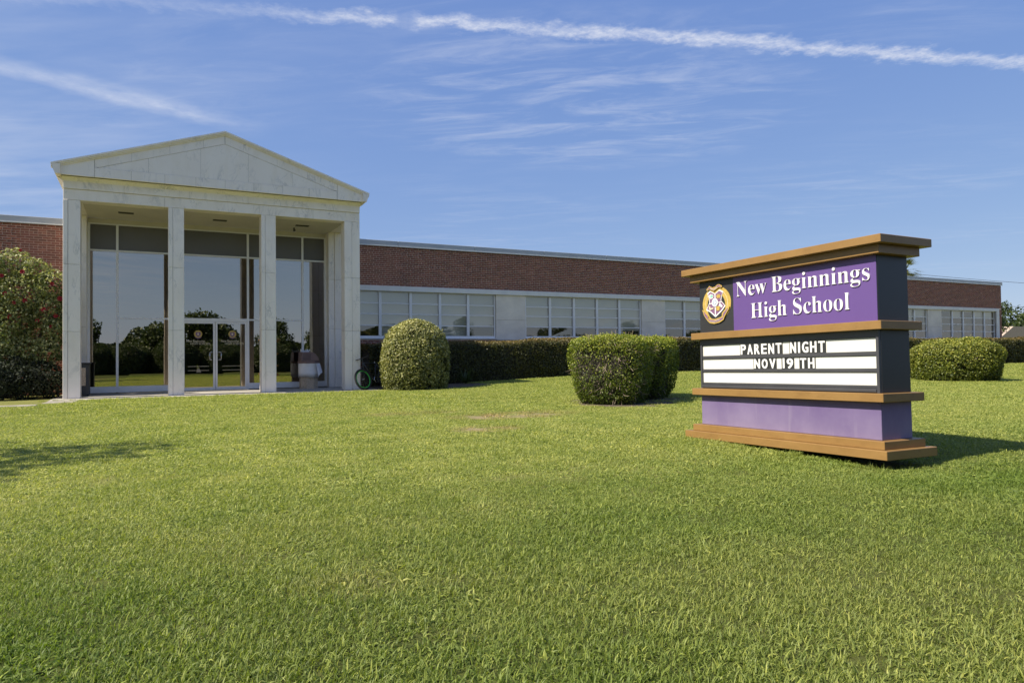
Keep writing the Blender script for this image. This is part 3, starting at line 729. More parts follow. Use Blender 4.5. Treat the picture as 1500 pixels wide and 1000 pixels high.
# doors
for di, (a, b) in enumerate(((2.836, 3.744), (3.756, 4.664))):
    d = MB(); y0, y1 = YG - 0.03, YG + 0.03; st = 0.055
    d.box(a, a + st, y0, y1, 0.012, 2.10); d.box(b - st, b, y0, y1, 0.012, 2.10); d.box(a + st, b - st, y0, y1, 2.04, 2.10); d.box(a + st, b - st, y0, y1, 0.012, 0.10)
    dr = d.build('door', 'alu', P)
    pane(a + st, b - st, 0.10, 2.04, dr)
    hx = b - 0.095 if di == 0 else a + 0.095
    h = MB(); h.path([(hx, YG - 0.03, 0.92), (hx, YG - 0.10, 0.94), (hx + (-.06 if di == 0 else .06), YG - 0.115, 0.94), (hx + (-.06 if di == 0 else .06), YG - 0.115, 1.16), (hx, YG - 0.10, 1.16), (hx, YG - 0.03, 1.18)], 0.013, 8)
    h.build('handle', 'chrome', dr, smooth=True)
    cx = 0.5 * (a + b) - 0.02 if di == 0 else 0.5 * (a + b) + 0.03
    yy = YG - 0.006
    MB().prism(ell(cx, 1.72, 0.115, 0.115, 20), yy, yy + 0.003).build('emblem', 'crest_gold', dr)
    MB().prism([(cx - .06, 1.78), (cx + .06, 1.78), (cx + .07, 1.70), (cx, 1.63), (cx - .07, 1.70)], yy - 0.003, yy - 0.001).build('emblem_shield', 'crest_purple', dr)
    MB().prism(ell(cx, 1.72, 0.026, 0.034, 12), yy - 0.006, yy - 0.004).build('emblem_oval', 'crest_cream', dr)
    MB().prism([(cx - .09, 1.64), (cx, 1.60), (cx + .09, 1.64), (cx + .08, 1.61), (cx, 1.575), (cx - .08, 1.61)], yy - 0.006, yy - 0.004).build('emblem_ribbon', 'crest_purple', dr)
    for body, z, sz, sx, ox in (('New Beginnings', 1.475, 0.105, 0.78, -0.33), ('HIGH SCHOOL', 1.400, 0.085, 1.0, -0.22)):
        me, out = text_mesh(body, sz, 'crest_cream', 0.0008, sx)
        o = obj('lettering', me, dr); o.location = (cx + ox, yy, z)
    for z in (0.735, 0.610): MB().box(cx - 0.29, cx + 0.30, yy, yy + 0.003, z, z + 0.010).build('decal_line', 'crest_cream', dr)

# ------------------------------------------------------------------ bins and bicycle
def ngon(cx, cy, r, n=8, ph=math.pi / 8, sy=1.0): return [(cx + r * math.cos(ph + 2 * math.pi * i / n), cy + sy * r * math.sin(ph + 2 * math.pi * i / n)) for i in range(n)]
bx, by = 6.42, 1.85; BS = 0.90
tb = thing('litter_bin', 'tan pebble litter bin with brown hooded lid and white bag on the porch', 'bin', (bx, by, 0))
MB().prism(ngon(bx, by, 0.315 * BS), 0.0, 0.80, 'z').build('pebble_body', 'pebble', tb)
def ringed(rings, cx, cy, n=8, ph=math.pi / 8):
    m = MB(); vs = []; fs = []
    for (z, r, dx) in rings:
        for i in range(n): vs.append((cx + dx + r * math.cos(ph + 2 * math.pi * i / n), cy + r * math.sin(ph + 2 * math.pi * i / n), z))
    for k in range(len(rings) - 1):
        for i in range(n): fs.append((k * n + i, k * n + (i + 1) % n, (k + 1) * n + (i + 1) % n, (k + 1) * n + i))
    return m.add(vs, fs)
bg_ = ringed([(0.36, 0.335 * BS, 0), (0.345, 0.350 * BS, 0), (0.50, 0.348 * BS, 0), (0.66, 0.338 * BS, 0), (0.79, 0.345 * BS, 0)], bx, by, 24, 0)
bg_.v = [(v[0] + 0.012 * math.sin(v[2] * 23 + v[0] * 31), v[1] + 0.01 * math.sin(v[2] * 19 + v[1] * 37), v[2] + 0.02 * math.sin(v[0] * 14 + v[1] * 9) * (1 if v[2] < 0.4 else 0)) for v in bg_.v]
bg_.build('bin_bag', 'bag', tb, smooth=True)
fl = MB().add([(bx + 0.18, by - 0.28, 0.79), (bx + 0.33, by - 0.12, 0.79), (bx + 0.40, by - 0.16, 0.50), (bx + 0.31, by - 0.30, 0.46), (bx + 0.24, by - 0.31, 0.38), (bx + 0.19, by - 0.345, 0.60)], [(0, 1, 2), (0, 2, 3), (0, 3, 4), (0, 4, 5)])
fl.build('bag_flap', 'bag', tb)
MB().prism(ngon(bx, by, 0.375 * BS), 0.79, 0.865, 'z').build('lid_rim', 'bin_brown', tb)
hood = MB().prism([(bx - 0.27, 0.867), (bx + 0.28, 0.867), (bx + 0.25, 0.97), (bx + 0.17, 1.08), (bx + 0.05, 1.145), (bx - 0.25, 1.145)], by - 0.26, by + 0.26).build('hood', 'bin_brown', tb)
MB().box(bx - 0.22, bx + 0.02, by - 0.267, by - 0.262, 0.90, 1.10).build('hood_flap', 'bin_flap', tb)
lt = MB(); 
for k in range(5): lt.tube((bx - 0.22 + 0.05 * k, by - 0.05, 1.147), (bx - 0.25 + 0.07 * k, by - 0.08 + 0.02 * (k % 2), 1.24 - 0.02 * (k % 3)), 0.035, 0.02, 6)
lt.build('paper_litter', 'letter_white', label='crumpled white paper heaped on the litter bin hood', cat='litter')
b2 = thing('dark_litter_bin', 'dark framed litter bin with tan panel behind the outer column', 'bin', (0.25, 1.45, 0))
MB().cbox(0.02, 0.50, 1.22, 1.70, 0.03, 0.86, 0.012).build('bin_body', 'dark_metal', b2)
MB().cbox(-0.01, 0.53, 1.19, 1.73, 0.862, 0.90, 0.01).build('bin_lid', 'dark_metal', b2)
MB().cbox(0.10, 0.42, 1.208, 1.219, 0.28, 0.76, 0.003).build('bin_panel', 'pebble', b2)
for x in (0.05, 0.44):
    for y in (1.25, 1.64): MB().box(x, x + 0.03, y, y + 0.03, 0.0, 0.03).build('foot', 'dark_metal', b2)
# bicycle: wheels in a vertical plane, leaning a little
bk = bpy.data.objects.new('bicycle', None); COL.objects.link(bk); tag(bk, 'black bicycle with bright green wheel rim leaning beside the end column', 'bicycle')
bk.matrix_world = Matrix.Translation((7.60, -0.46, 0.0)) @ Matrix.Rotation(math.radians(34), 4, 'Z') @ Matrix.Rotation(math.radians(-16), 4, 'X')
WR = 0.325
def wheel(x, turn=0.0, rim='rim_green'):
    t = MB().torus((0, 0, 0), (0, 1, 0), WR - 0.03, 0.03, 36, 8).build('wheel', 'rubber', bk, smooth=True)
    t.location = (x, 0, WR); t.rotation_euler.z = turn
    MB().torus((0, 0, 0), (0, 1, 0), WR - 0.070, 0.014, 36, 6).build('rim', rim, t, smooth=True)
    sp = MB()
    for i in range(14):
        a = 2 * math.pi * i / 14; sp.tube((0, 0.02 * (-1) ** i, 0), ((WR - 0.06) * math.cos(a), 0, (WR - 0.06) * math.sin(a)), 0.0015, n=4)
    sp.tube((0, -0.05, 0), (0, 0.05, 0), 0.02, n=10); sp.build('spokes', 'chrome', t)
wheel(0.0, math.radians(-8)); wheel(1.03, 0.0, 'rubber')
f = MB(); A_, B_, C_, D_ = (0.14, 0, 0.83), (0.56, 0, 0.30), (0.70, 0, 0.80), (1.03, 0, WR)
f.tube(A_, B_, 0.020); f.tube(A_, C_, 0.018); f.tube(B_, C_, 0.017)
for s in (-0.05, 0.05): f.tube((B_[0], s * .6, B_[2]), (D_[0], s, D_[2]), 0.010); f.tube((C_[0], s * .4, C_[2]), (D_[0], s, D_[2]), 0.009)
f.build('frame', 'bike_paint', bk, smooth=True)
k_ = MB()
for s in (-0.05, 0.05): k_.path([(0.0, s, WR), (0.08, s, 0.68), (0.13, 0, 0.72)], 0.012)
k_.tube((0.13, 0, 0.72), (0.16, 0, 0.96), 0.016); k_.build('fork', 'bike_paint', bk)
MB().path([(0.12, -0.30, 0.98), (0.16, -0.10, 0.97), (0.16, 0.10, 0.97), (0.12, 0.30, 0.98)], 0.013).build('handlebar', 'bike_paint', bk)
MB().add([(0.60, -0.07, 0.92), (0.60, 0.07, 0.92), (0.80, 0.08, 0.93), (0.80, -0.08, 0.93), (0.52, 0, 0.91), (0.70, 0, 0.86)], [(4, 0, 1), (0, 3, 2, 1), (4, 5, 0), (4, 1, 5), (0, 5, 3), (1, 2, 5), (3, 5, 2)]).build('saddle', 'rubber', bk)
MB().tube((0.70, 0, 0.79), (0.70, 0, 0.87), 0.013).build('seat_post', 'chrome', bk)
c_ = MB(); c_.torus((0.56, -0.03, 0.30), (0, 1, 0), 0.09, 0.006, 20, 5); c_.tube((0.56, -0.06, 0.30), (0.66, -0.07, 0.20), 0.009); c_.tube((0.56, 0.06, 0.30), (0.46, 0.07, 0.40), 0.009); c_.build('crank', 'chrome', bk)
for s in (-1, 1):
    MB().box(0.62 if s < 0 else 0.42, 0.70 if s < 0 else 0.50, s * 0.12 - 0.03, s * 0.12 + 0.03, 0.19 if s < 0 else 0.39, 0.21 if s < 0 else 0.41).build('pedal', 'rubber', bk)

# ------------------------------------------------------------------ the sign (local frame: x along its face, y depth, z up)
SW, SD = 2.379, 0.447
sg = bpy.data.objects.new('school_sign', None); COL.objects.link(sg)
sg.matrix_world = Matrix(((-0.00616161, 0.99995673, 0.00696978, 7.82947877), (-0.99984504, -0.00627556, 0.01644737, -16.7116499), (0.0164904, -0.00686735, 0.99984044, 0.0004), (0, 0, 0, 1)))
tag(sg, 'large purple, black and gold school sign with white message board on the lawn', 'sign')
def sbox(o, z0, z1, name, mat, c=0.004, **kw):
    return MB().cbox(-SW - o, o, -o, SD + o, z0, z1, c).build(name, mat, sg, **kw)
sbox(0.1445, 0.0, 0.083, 'base_ledge', 'gold'); sbox(0.0766, 0.0835, 0.160, 'base_step', 'gold')
sbox(0.0, 0.1605, 0.5145, 'plinth', 'purple_faded')
sbox(0.079, 0.515, 0.595, 'lower_ledge', 'gold')
cab = MB().cbox(-SW, 0, 0.025, SD, 0.5955, 1.1835, 0.004).build('message_cabinet', 'black', sg)
sbox(0.079, 1.184, 1.265, 'middle_ledge', 'gold')
MB().cbox(-SW, 0, 0, SD, 1.2655, 1.8835, 0.004).build('header_box', 'black', sg)
MB().cbox(-1.812, -0.003, -0.006, -0.0005, 1.267, 1.882, 0.001).build('header_panel', 'purple', sg)
cap2 = sbox(0.0785, 1.884, 1.967, 'cap_step', 'gold'); sbox(0.152, 1.9675, 2.044, 'cap', 'gold')
# message board: black frame, rails and three white tracks
fb = MB()
fb.box(-SW + 0.002, -SW + 0.030, -0.006, 0.024, 0.597, 1.182); fb.box(-0.030, -0.002, -0.006, 0.024, 0.597, 1.182)
fb.box(-SW + 0.030, -0.030, -0.005, 0.024, 0.597, 0.640); fb.box(-SW + 0.030, -0.030, -0.005, 0.024, 1.115, 1.182)
fb.build('board_frame', 'black_bronze', sg)
MB().cbox(-SW + 0.032, -0.032, -0.016, -0.006, 0.604, 0.634, 0.003).build('frame_trim', 'black_bronze', sg)
rows = [(0.985, 1.112), (0.826, 0.945), (0.667, 0.789)]
for (z0, z1) in rows:
    MB().box(-SW + 0.031, -0.031, 0.012, 0.0245, z0, z1).build('white_track', 'white_acrylic', sg)
for z0, z1 in ((0.946, 0.984), (0.790, 0.825), (0.641, 0.666)):
    MB().cbox(-SW + 0.031, -0.031, -0.002, 0.024, z0, z1, 0.003).build('rail', 'black_bronze', sg)
# changeable letters: black tiles with white condensed capitals
def tile(ch, x0, x1, z0, z1):
    j = random.uniform(-0.002, 0.002)
    t = MB().box(x0, x1, 0.006, 0.0115, z0 - 0.001 + j, z1 + j).build('letter_tile', 'tile_black', sg)
    me, out = text_mesh(ch, 1.0, 'letter_white', 0.0)
    lo, hi = out.min(0), out.max(0)
    hgt = (z1 - z0) * 0.88; sz = hgt / (hi[2] - lo[2]); wt = (x1 - x0) * (0.70 if ch not in '1I' else 0.28); sx = wt / (hi[0] - lo[0])
    if ch in '1I': sx = min(sx, sz * 1.0)
    w = (hi[0] - lo[0]) * sx; xo = 0.5 * (x0 + x1) - w / 2; zo = 0.5 * (z0 + z1) - hgt / 2 + j
    # three slightly shifted copies make the strokes bold
    V = []; F = []
    polys = [tuple(p.vertices) for p in me.polygons]
    for k, (dx, dz) in enumerate([(a_, b_) for a_ in (-0.0062, -0.0031, 0.0, 0.0031, 0.0062) for b_ in (-0.0022, 0.0022)]):
        n = len(V); V += [((p[0] - lo[0]) * sx + xo + dx, 0.0052 - 0.00015 * k, (p[2] - lo[2]) * sz + zo + dz) for p in out]; F += [tuple(i + n for i in q) for q in polys]
    bpy.data.meshes.remove(me)
    m2 = bpy.data.meshes.new('letter'); m2.from_pydata(V, [], F); m2.materials.append(M['letter_white']); obj('letter', m2, t)
def word(w, x0, x1, r):
    wd = [0.55 if c in 'I1' else 1.0 for c in w]; u = (x1 - x0) / sum(wd); x = x0
    for c, k in zip(w, wd): tile(c, x + 0.001, x + u * k - 0.001, rows[r][0], rows[r][1] - 0.004); x += u * k
word('PARENT', -1.737, -1.128, 0); word('NIGHT', -1.037, -0.584, 0)
word('NOV', -1.540, -1.214, 1); word('19', -1.146, -0.980, 1); word('TH', -0.914, -0.713, 1)
# raised serif lettering
GLY = {'N':[494,[[[409,-11,403,-11,304,109],[206,230,107,350,107,259],[107,169,107,79,107,55],[111,39,119,31,126,23],[142,18,167,17,167,12],[167,6,167,0,117,0],[68,0,18,0,18,6],[18,12,18,17,34,18],[46,20,54,23,62,27],[68,33,71,41,74,50],[76,62,76,79,76,182],[76,285,76,388,53,416],[40,431,36,433,32,435],[26,437,18,439,18,444],[18,450,18,455,64,455],[110,455,156,455,235,360],[313,264,391,169,391,238],[391,308,391,377,391,394],[389,406,386,414,383,422],[377,428,369,431,360,435],[348,437,331,439,331,444],[331,450,331,455,381,455],[430,455,480,455,480,450],[480,444,480,439,456,438],[441,433,433,425,426,416],[422,400,422,377,422,248],[422,118,422,-11,415,-11]]]],'e':[301,[[[208,-10,154,-10,128,-10],[105,-3,85,10,64,24],[49,43,37,69,25,94],[19,123,19,157,19,188],[26,216,38,240,50,265],[66,284,87,298,108,311],[131,318,157,318,196,318],[226,306,249,280,271,255],[283,219,283,173,283,171],[283,168,283,166,227,166],[172,166,117,166,118,84],[145,42,199,42,226,42],[249,57,270,86,275,81],[280,77,285,73,252,17]],[[116,196,116,192,145,192],[173,192,201,192,201,200],[201,207,201,215,201,243],[199,264,193,277,187,290],[177,297,161,297,131,297],[116,266,116,203,116,200]]]],'w':[435,[[[128,-10,122,-10,87,81],[52,173,17,265,14,273],[10,280,6,284,2,289],[-4,292,-11,293,-11,299],[-11,305,-11,310,39,310],[89,310,138,310,138,305],[138,299,138,293,129,293],[123,292,120,289,116,287],[114,282,114,276,114,273],[115,269,116,266,116,262],[118,257,120,253,135,211],[151,169,167,127,181,163],[196,199,211,235,208,245],[204,256,201,266,197,277],[194,285,190,288,186,292],[179,294,168,295,168,300],[168,305,168,310,220,310],[271,310,323,310,323,305],[323,299,323,293,305,293],[296,287,296,276,296,274],[296,272,296,269,297,266],[297,264,298,262,310,222],[323,181,336,141,351,179],[367,218,382,256,385,263],[387,270,387,275,387,282],[384,286,380,289,375,291],[367,293,356,295,356,300],[356,305,356,310,386,310],[415,310,445,310,445,305],[445,300,445,295,436,294],[429,291,425,284,421,278],[416,269,412,258,376,169],[340,79,304,-10,299,-10],[294,-10,289,-10,267,59],[245,128,223,197,195,128],[167,59,140,-10,134,-10]]]],'B':[443,[[[90,0,16,0,16,6],[16,12,16,17,39,18],[54,23,62,32,71,41],[75,58,75,82,75,178],[75,273,75,369,75,388],[73,403,69,412,66,422],[60,429,51,433,43,437],[31,439,15,439,15,444],[15,450,15,455,84,455],[152,455,220,455,338,455],[396,420,396,351,396,296],[360,261,287,247,375,231],[418,192,418,132,418,90],[403,58,371,35,339,12],[295,0,238,0,164,0]],[[182,298,182,252,184,252],[186,252,188,252,224,252],[249,259,263,272,278,286],[285,310,285,345,285,376],[280,398,269,412,259,427],[241,434,216,434,201,434],[192,431,188,425,184,419],[182,407,182,391,182,345]],[[206,24,222,24,251,24],[271,32,283,49,295,66],[301,92,301,128,301,165],[293,192,277,208,261,223],[235,231,197,231,192,231],[187,231,182,231,182,176],[182,120,182,65,182,50],[185,39,190,33,196,27]]]],'g':[327,[[[201,-140,146,-140,102,-140],[70,-134,48,-122,25,-109],[14,-93,14,-75,14,-53],[32,-36,69,-26,39,-11],[24,7,24,30,24,47],[30,61,42,74,55,86],[75,99,102,110,49,130],[22,164,22,212,22,233],[28,252,40,268,51,284],[67,296,88,305,108,314],[131,318,157,318,184,318],[209,314,233,304,261,304],[289,304,317,304,317,292],[317,280,317,268,301,268],[284,268,268,268,284,249],[291,227,291,203,291,184],[286,166,276,151,266,136],[252,124,234,116,216,107],[195,103,172,103,167,103],[162,103,157,103,152,104],[147,104,142,104,130,104],[120,101,112,94,105,88],[101,80,101,71,101,56],[114,49,141,49,152,49],[164,49,175,49,211,49],[239,46,259,40,279,34],[294,25,303,13,311,0],[316,-16,316,-37,316,-69],[301,-94,272,-113,243,-131]],[[141,124,157,124,173,124],[184,131,190,146,196,160],[199,182,199,211,199,240],[196,262,190,276,184,290],[173,297,157,297,141,297],[130,290,124,276,117,262],[114,240,114,211,114,182],[117,160,124,146,130,131]],[[131,-116,161,-116,229,-116],[263,-99,263,-66,263,-54],[259,-46,249,-41,240,-37],[225,-34,205,-34,169,-34],[133,-34,97,-34,81,-45],[73,-57,73,-73,73,-84],[80,-95,95,-103,109,-112]]]],'i':[198,[[[115,362,101,362,86,362],[74,367,65,376,55,386],[50,398,50,412,50,427],[55,439,65,449,74,458],[86,463,101,463,115,463],[127,458,137,449,146,439],[151,427,151,412,151,398],[146,386,136,376,126,367]],[[72,0,18,0,18,5],[18,11,18,16,32,17],[41,20,45,26,50,31],[52,41,52,56,52,121],[52,186,52,252,52,268],[50,279,47,285,43,290],[34,293,20,293,20,299],[21,305,21,310,63,310],[106,310,148,310,148,225],[148,141,148,56,148,42],[150,32,154,26,158,20],[167,17,180,16,180,11],[180,5,180,0,126,0]]]],'n':[381,[[[72,0,18,0,18,5],[18,11,18,16,31,17],[40,20,45,26,50,31],[52,41,52,56,52,122],[52,187,52,253,52,267],[50,277,46,284,41,290],[32,294,19,294,19,300],[19,305,19,310,62,310],[105,310,148,310,148,296],[148,282,148,267,172,301],[204,318,243,318,301,318],[330,283,330,212,330,160],[330,108,330,56,330,42],[333,32,337,26,342,20],[350,17,363,16,363,11],[363,5,363,0,310,0],[256,0,202,0,202,5],[202,11,202,16,204,16],[205,16,207,16,226,16],[235,29,235,56,235,109],[235,163,235,217,235,235],[233,249,229,258,225,267],[216,271,203,271,182,271],[163,259,148,235,148,175],[148,116,148,56,148,42],[150,32,154,26,158,20],[167,17,180,16,180,11],[180,5,180,0,126,0]]]],'s':[288,[[[183,-10,151,-10,133,-10],[112,-5,87,6,83,8],[78,9,73,9,62,9],[55,3,51,-9,46,-9],[41,-9,36,-9,36,29],[36,67,36,105,41,105],[47,105,53,105,59,77],[71,55,87,39,103,23],[121,15,140,15,157,15],[170,19,179,27,188,34],[192,45,192,58,192,77],[180,93,156,105,139,113],[123,121,107,130,84,141],[66,154,54,169,43,184],[37,201,37,220,37,248],[46,272,65,291,83,310],[109,319,141,319,148,319],[156,318,166,316,175,314],[186,311,199,308,201,307],[203,307,206,306,209,305],[211,305,213,305,221,305],[226,310,230,319,235,319],[239,319,244,319,244,287],[244,254,244,222,239,222],[233,222,228,222,221,246],[211,264,196,277,182,290],[167,296,149,296,135,296],[124,293,116,286,109,279],[105,270,105,259,105,248],[108,240,115,232,122,225],[133,218,146,212,161,204],[176,197,191,189,214,178],[231,166,241,151,252,137],[257,118,257,95,257,62],[247,37,228,18,209,-1]]]],'H':[523,[[[91,0,15,0,15,6],[15,12,15,17,39,18],[54,23,62,32,71,40],[75,56,75,81,75,180],[75,279,75,379,75,400],[70,415,62,424,54,432],[39,437,16,439,16,444],[16,450,16,455,91,455],[167,455,242,455,242,450],[242,444,242,439,225,437],[213,435,204,432,196,429],[190,423,187,415,184,407],[182,395,182,379,182,336],[182,293,182,251,235,251],[289,251,342,251,342,293],[342,336,342,379,342,395],[340,407,337,415,335,423],[329,429,320,432,312,435],[299,437,282,439,282,444],[282,450,282,455,357,455],[432,455,507,455,507,450],[507,444,507,439,484,437],[468,432,461,424,453,416],[449,401,449,379,449,279],[449,180,449,81,449,58],[453,42,461,33,469,24],[484,18,507,17,507,12],[507,6,507,0,432,0],[357,0,282,0,282,6],[282,12,282,17,305,18],[321,23,329,31,338,38],[342,55,342,81,342,127],[342,174,342,221,289,221],[235,221,182,221,182,174],[182,127,182,81,182,56],[186,40,194,32,202,23],[218,18,242,17,242,12],[242,6,242,0,166,0]]]],'h':[381,[[[72,0,18,0,18,5],[18,11,18,16,31,17],[40,20,45,26,50,31],[52,41,52,56,52,170],[52,285,52,399,52,413],[50,423,46,429,41,435],[32,439,19,440,19,445],[19,450,19,455,62,455],[105,455,148,455,148,392],[148,330,148,267,173,301],[205,318,243,318,301,318],[330,283,330,212,330,160],[330,108,330,56,330,42],[333,32,337,26,342,20],[350,17,363,16,363,11],[363,5,363,0,310,0],[256,0,202,0,202,5],[202,11,202,16,204,16],[205,16,207,16,226,16],[235,29,235,56,235,109],[235,163,235,217,235,235],[233,249,229,258,225,267],[216,271,203,271,182,271],[163,259,148,235,148,175],[148,116,148,56,148,42],[150,32,154,26,158,20],[167,17,180,16,180,11],[180,5,180,0,126,0]]]],'S':[390,[[[49,-11,43,-11,43,45],[43,102,43,158,49,158],[56,158,62,158,73,109],[90,73,111,50,133,26],[162,15,197,15,222,15],[242,22,257,36,271,50],[279,68,279,89,279,119],[261,142,225,160,204,170],[183,180,163,191,124,210],[95,231,77,253,59,274],[50,301,50,332,50,359],[56,383,67,403,79,423],[95,438,115,449,136,460],[159,466,185,466,198,466],[213,465,229,461,246,458],[263,454,282,448,286,447],[289,446,291,446,294,445],[297,445,300,445,311,445],[318,452,320,466,327,466],[333,466,339,466,339,417],[339,368,339,319,334,319],[328,319,322,319,316,344],[306,366,293,385,281,404],[265,418,248,429,231,439],[213,445,194,445,171,445],[153,439,140,426,126,414],[120,399,120,380,120,363],[125,348,137,336,149,325],[166,314,189,303,210,293],[232,283,253,273,281,260],[302,247,317,233,333,219],[344,204,350,188,356,172],[359,154,359,133,359,104],[352,79,339,58,325,36],[306,20,281,8,256,-4],[226,-10,192,-10,181,-10],[170,-9,158,-8,147,-6],[136,-3,126,1,114,5],[105,8,98,9,91,11],[87,12,85,12,77,12],[72,10,69,7,66,4],[63,-2,61,-11,55,-11]]]],'c':[293,[[[208,-10,156,-10,130,-10],[107,-3,87,11,66,25],[50,44,38,68,26,92],[19,119,19,150,19,182],[26,211,40,237,54,262],[72,282,96,297,119,312],[146,319,175,319,207,319],[232,312,250,298,268,284],[277,267,277,245,277,233],[274,223,266,215,259,208],[249,204,236,204,210,204],[196,220,196,251,196,254],[196,258,197,261,197,265],[197,268,197,271,197,288],[188,297,169,297,131,297],[112,260,112,187,112,139],[120,102,137,76,154,51],[176,38,204,38,228,38],[250,49,271,72,276,68],[280,64,285,60,251,13]]]],'o':[336,[[[198,-10,169,-10,139,-10],[113,-3,90,11,68,26],[50,45,38,70,25,95],[19,123,19,154,19,186],[25,214,38,239,50,264],[68,283,90,297,113,311],[139,318,168,318,197,318],[223,311,245,298,268,284],[285,264,298,240,311,215],[317,186,317,154,317,122],[311,93,298,69,285,44],[268,25,245,11,223,-3]],[[150,11,169,11,187,11],[201,21,209,39,213,48],[216,62,217,81,219,101],[220,125,220,154,220,213],[216,252,208,271,199,289],[186,299,169,299,149,299],[136,289,128,271,121,251],[117,213,117,154,117,125],[118,101,120,82,121,62],[124,48,128,39,136,21]]]],'l':[199,[[[72,0,18,0,18,5],[18,11,18,16,32,17],[41,20,45,26,50,31],[52,41,52,56,52,170],[52,284,52,398,52,412],[51,423,47,429,43,435],[34,439,20,439,20,445],[20,450,20,455,63,455],[106,455,148,455,148,322],[148,189,148,56,148,42],[150,32,154,26,158,20],[167,17,180,16,180,11],[180,5,180,0,126,0]]]]}
def glyph_mesh(ch, s, sx, ext, off):
    cu = bpy.data.curves.new('letter', 'CURVE'); cu.dimensions = '2D'; cu.fill_mode = 'BOTH'; cu.extrude = ext; cu.offset = off; cu.resolution_u = 4
    for sp in GLY[ch][1]:
        b = cu.splines.new('BEZIER'); b.bezier_points.add(len(sp) - 1); b.use_cyclic_u = True
        for p, q in zip(b.bezier_points, sp):
            p.handle_left_type = p.handle_right_type = 'FREE'
            p.handle_left = (q[0] * .001 * s * sx, q[1] * .001 * s, 0); p.co = (q[2] * .001 * s * sx, q[3] * .001 * s, 0); p.handle_right = (q[4] * .001 * s * sx, q[5] * .001 * s, 0)
    t = bpy.data.objects.new('letter', cu); COL.objects.link(t); bpy.context.view_layer.update()
    me = bpy.data.meshes.new_from_object(t.evaluated_get(bpy.context.evaluated_depsgraph_get())); bpy.data.objects.remove(t); bpy.data.curves.remove(cu)
    co = np.empty(len(me.vertices) * 3, np.float32); me.vertices.foreach_get('co', co); co = co.reshape(-1, 3)
    me.vertices.foreach_set('co', np.stack([co[:, 0], -co[:, 2], co[:, 1]], 1).ravel()); me.materials.clear(); me.materials.append(M['letter_white']); me.update()
    return me
gcache = {}
def serif(text, x0, x1, zb, caph):
    s = caph / 0.455; adv = sum((170 if c == ' ' else GLY[c][0]) for c in text) * .001 * s; sx = (x1 - x0) / adv; x = x0
    for c in text:
        if c == ' ': x += 0.170 * s * sx; continue
        key = (c, round(s, 4), round(sx, 4))
        if key not in gcache: gcache[key] = glyph_mesh(c, s, sx, 0.005, -0.0028)
        o = obj('raised_letter', gcache[key], sg); o.location = (x, -0.0125, zb); x += GLY[c][0] * .001 * s * sx
serif('New Beginnings', -1.762, -0.050, 1.652, 0.168)
serif('High School', -1.545, -0.278, 1.392, 0.168)
# crest on the black panel
ex, ez = -2.085, 1.600
def cp(pts): return [(ex + (p[0] - 455) * 0.00122, ez + (510 - p[1]) * 0.00087) for p in pts]
em = MB().prism([(x, z) for x, z in ell(ex, ez + 0.005, 0.235, 0.205, 40)], -0.004, -0.0005).build('crest', 'crest_gold', sg)
lay = [0.0045]
def plate(name, poly, mat):
    y = -lay[0]; lay[0] += 0.0007
    MB().prism(poly, y - 0.0004, y).build(name, mat, em)
def arc(r0, r1, a0, a1, n=14, k=0.87):
    o = [(ex + r1 * math.cos(t), ez + 0.01 + k * r1 * math.sin(t)) for t in np.linspace(a0, a1, n)]
    i = [(ex + r0 * math.cos(t), ez + 0.01 + k * r0 * math.sin(t)) for t in np.linspace(a1, a0, n)]
    return o + i
for a0, a1 in ((-0.9, 0.95), (2.2, 4.05)): plate('crest_wreath_line', arc(0.178, 0.184, a0, a1), 'crest_cream')
plate('crest_ground', ell(ex - 0.005, ez - 0.03, 0.150, 0.165, 24), 'tile_black')
sh = [(370, 318), (440, 366), (500, 318), (552, 350), (532, 400), (520, 470), (578, 548), (530, 610), (440, 690), (365, 612), (312, 582), (360, 485), (352, 400), (330, 352)]
def shrink(p, k, c=(445, 480)): return [(c[0] + (x - c[0]) * k, c[1] + (y - c[1]) * k) for x, y in p]
plate('crest_shield_edge', cp(sh), 'letter_white'); plate('crest_shield', cp(shrink(sh, 0.90)), 'crest_purple')
plate('crest_bar', cp([(434, 372), (446, 372), (446, 678), (434, 678)]), 'letter_white'); plate('crest_bar', cp([(352, 492), (524, 484), (524, 496), (352, 504)]), 'letter_white')
def star(cx, cy, r, n, k=0.55): return [(cx + (r if i % 2 == 0 else r * k) * math.cos(math.pi * i / n), cy + (r if i % 2 == 0 else r * k) * math.sin(math.pi * i / n)) for i in range(2 * n)]
plate('crest_device', cp(star(385, 400, 44, 8)), 'letter_white'); plate('crest_device', cp(star(392, 398, 26, 6)), 'crest_green')
plate('crest_device', cp(star(488, 408, 38, 7)), 'crest_gold'); plate('crest_device', cp([(505, 500), (545, 548), (530, 566), (490, 540)]), 'letter_white')
plate('crest_device', cp([(452, 545), (505, 540), (500, 600), (462, 606)]), 'crest_gold'); plate('crest_device', cp([(358, 535), (374, 530), (380, 560), (420, 556), (418, 572), (376, 586), (358, 582)]), 'crest_cream')
plate('crest_oval', cp([(440 + 42 * math.cos(t), 488 + 58 * math.sin(t)) for t in np.linspace(0, 2 * math.pi, 20, endpoint=False)]), 'letter_white')
plate('crest_oval_ring', cp([(440 + 24 * math.cos(t), 488 + 34 * math.sin(t)) for t in np.linspace(0, 2 * math.pi, 16, endpoint=False)]), 'crest_blue')
plate('crest_oval_centre', cp([(440 + 15 * math.cos(t), 488 + 24 * math.sin(t)) for t in np.linspace(0, 2 * math.pi, 16, endpoint=False)]), 'letter_white')
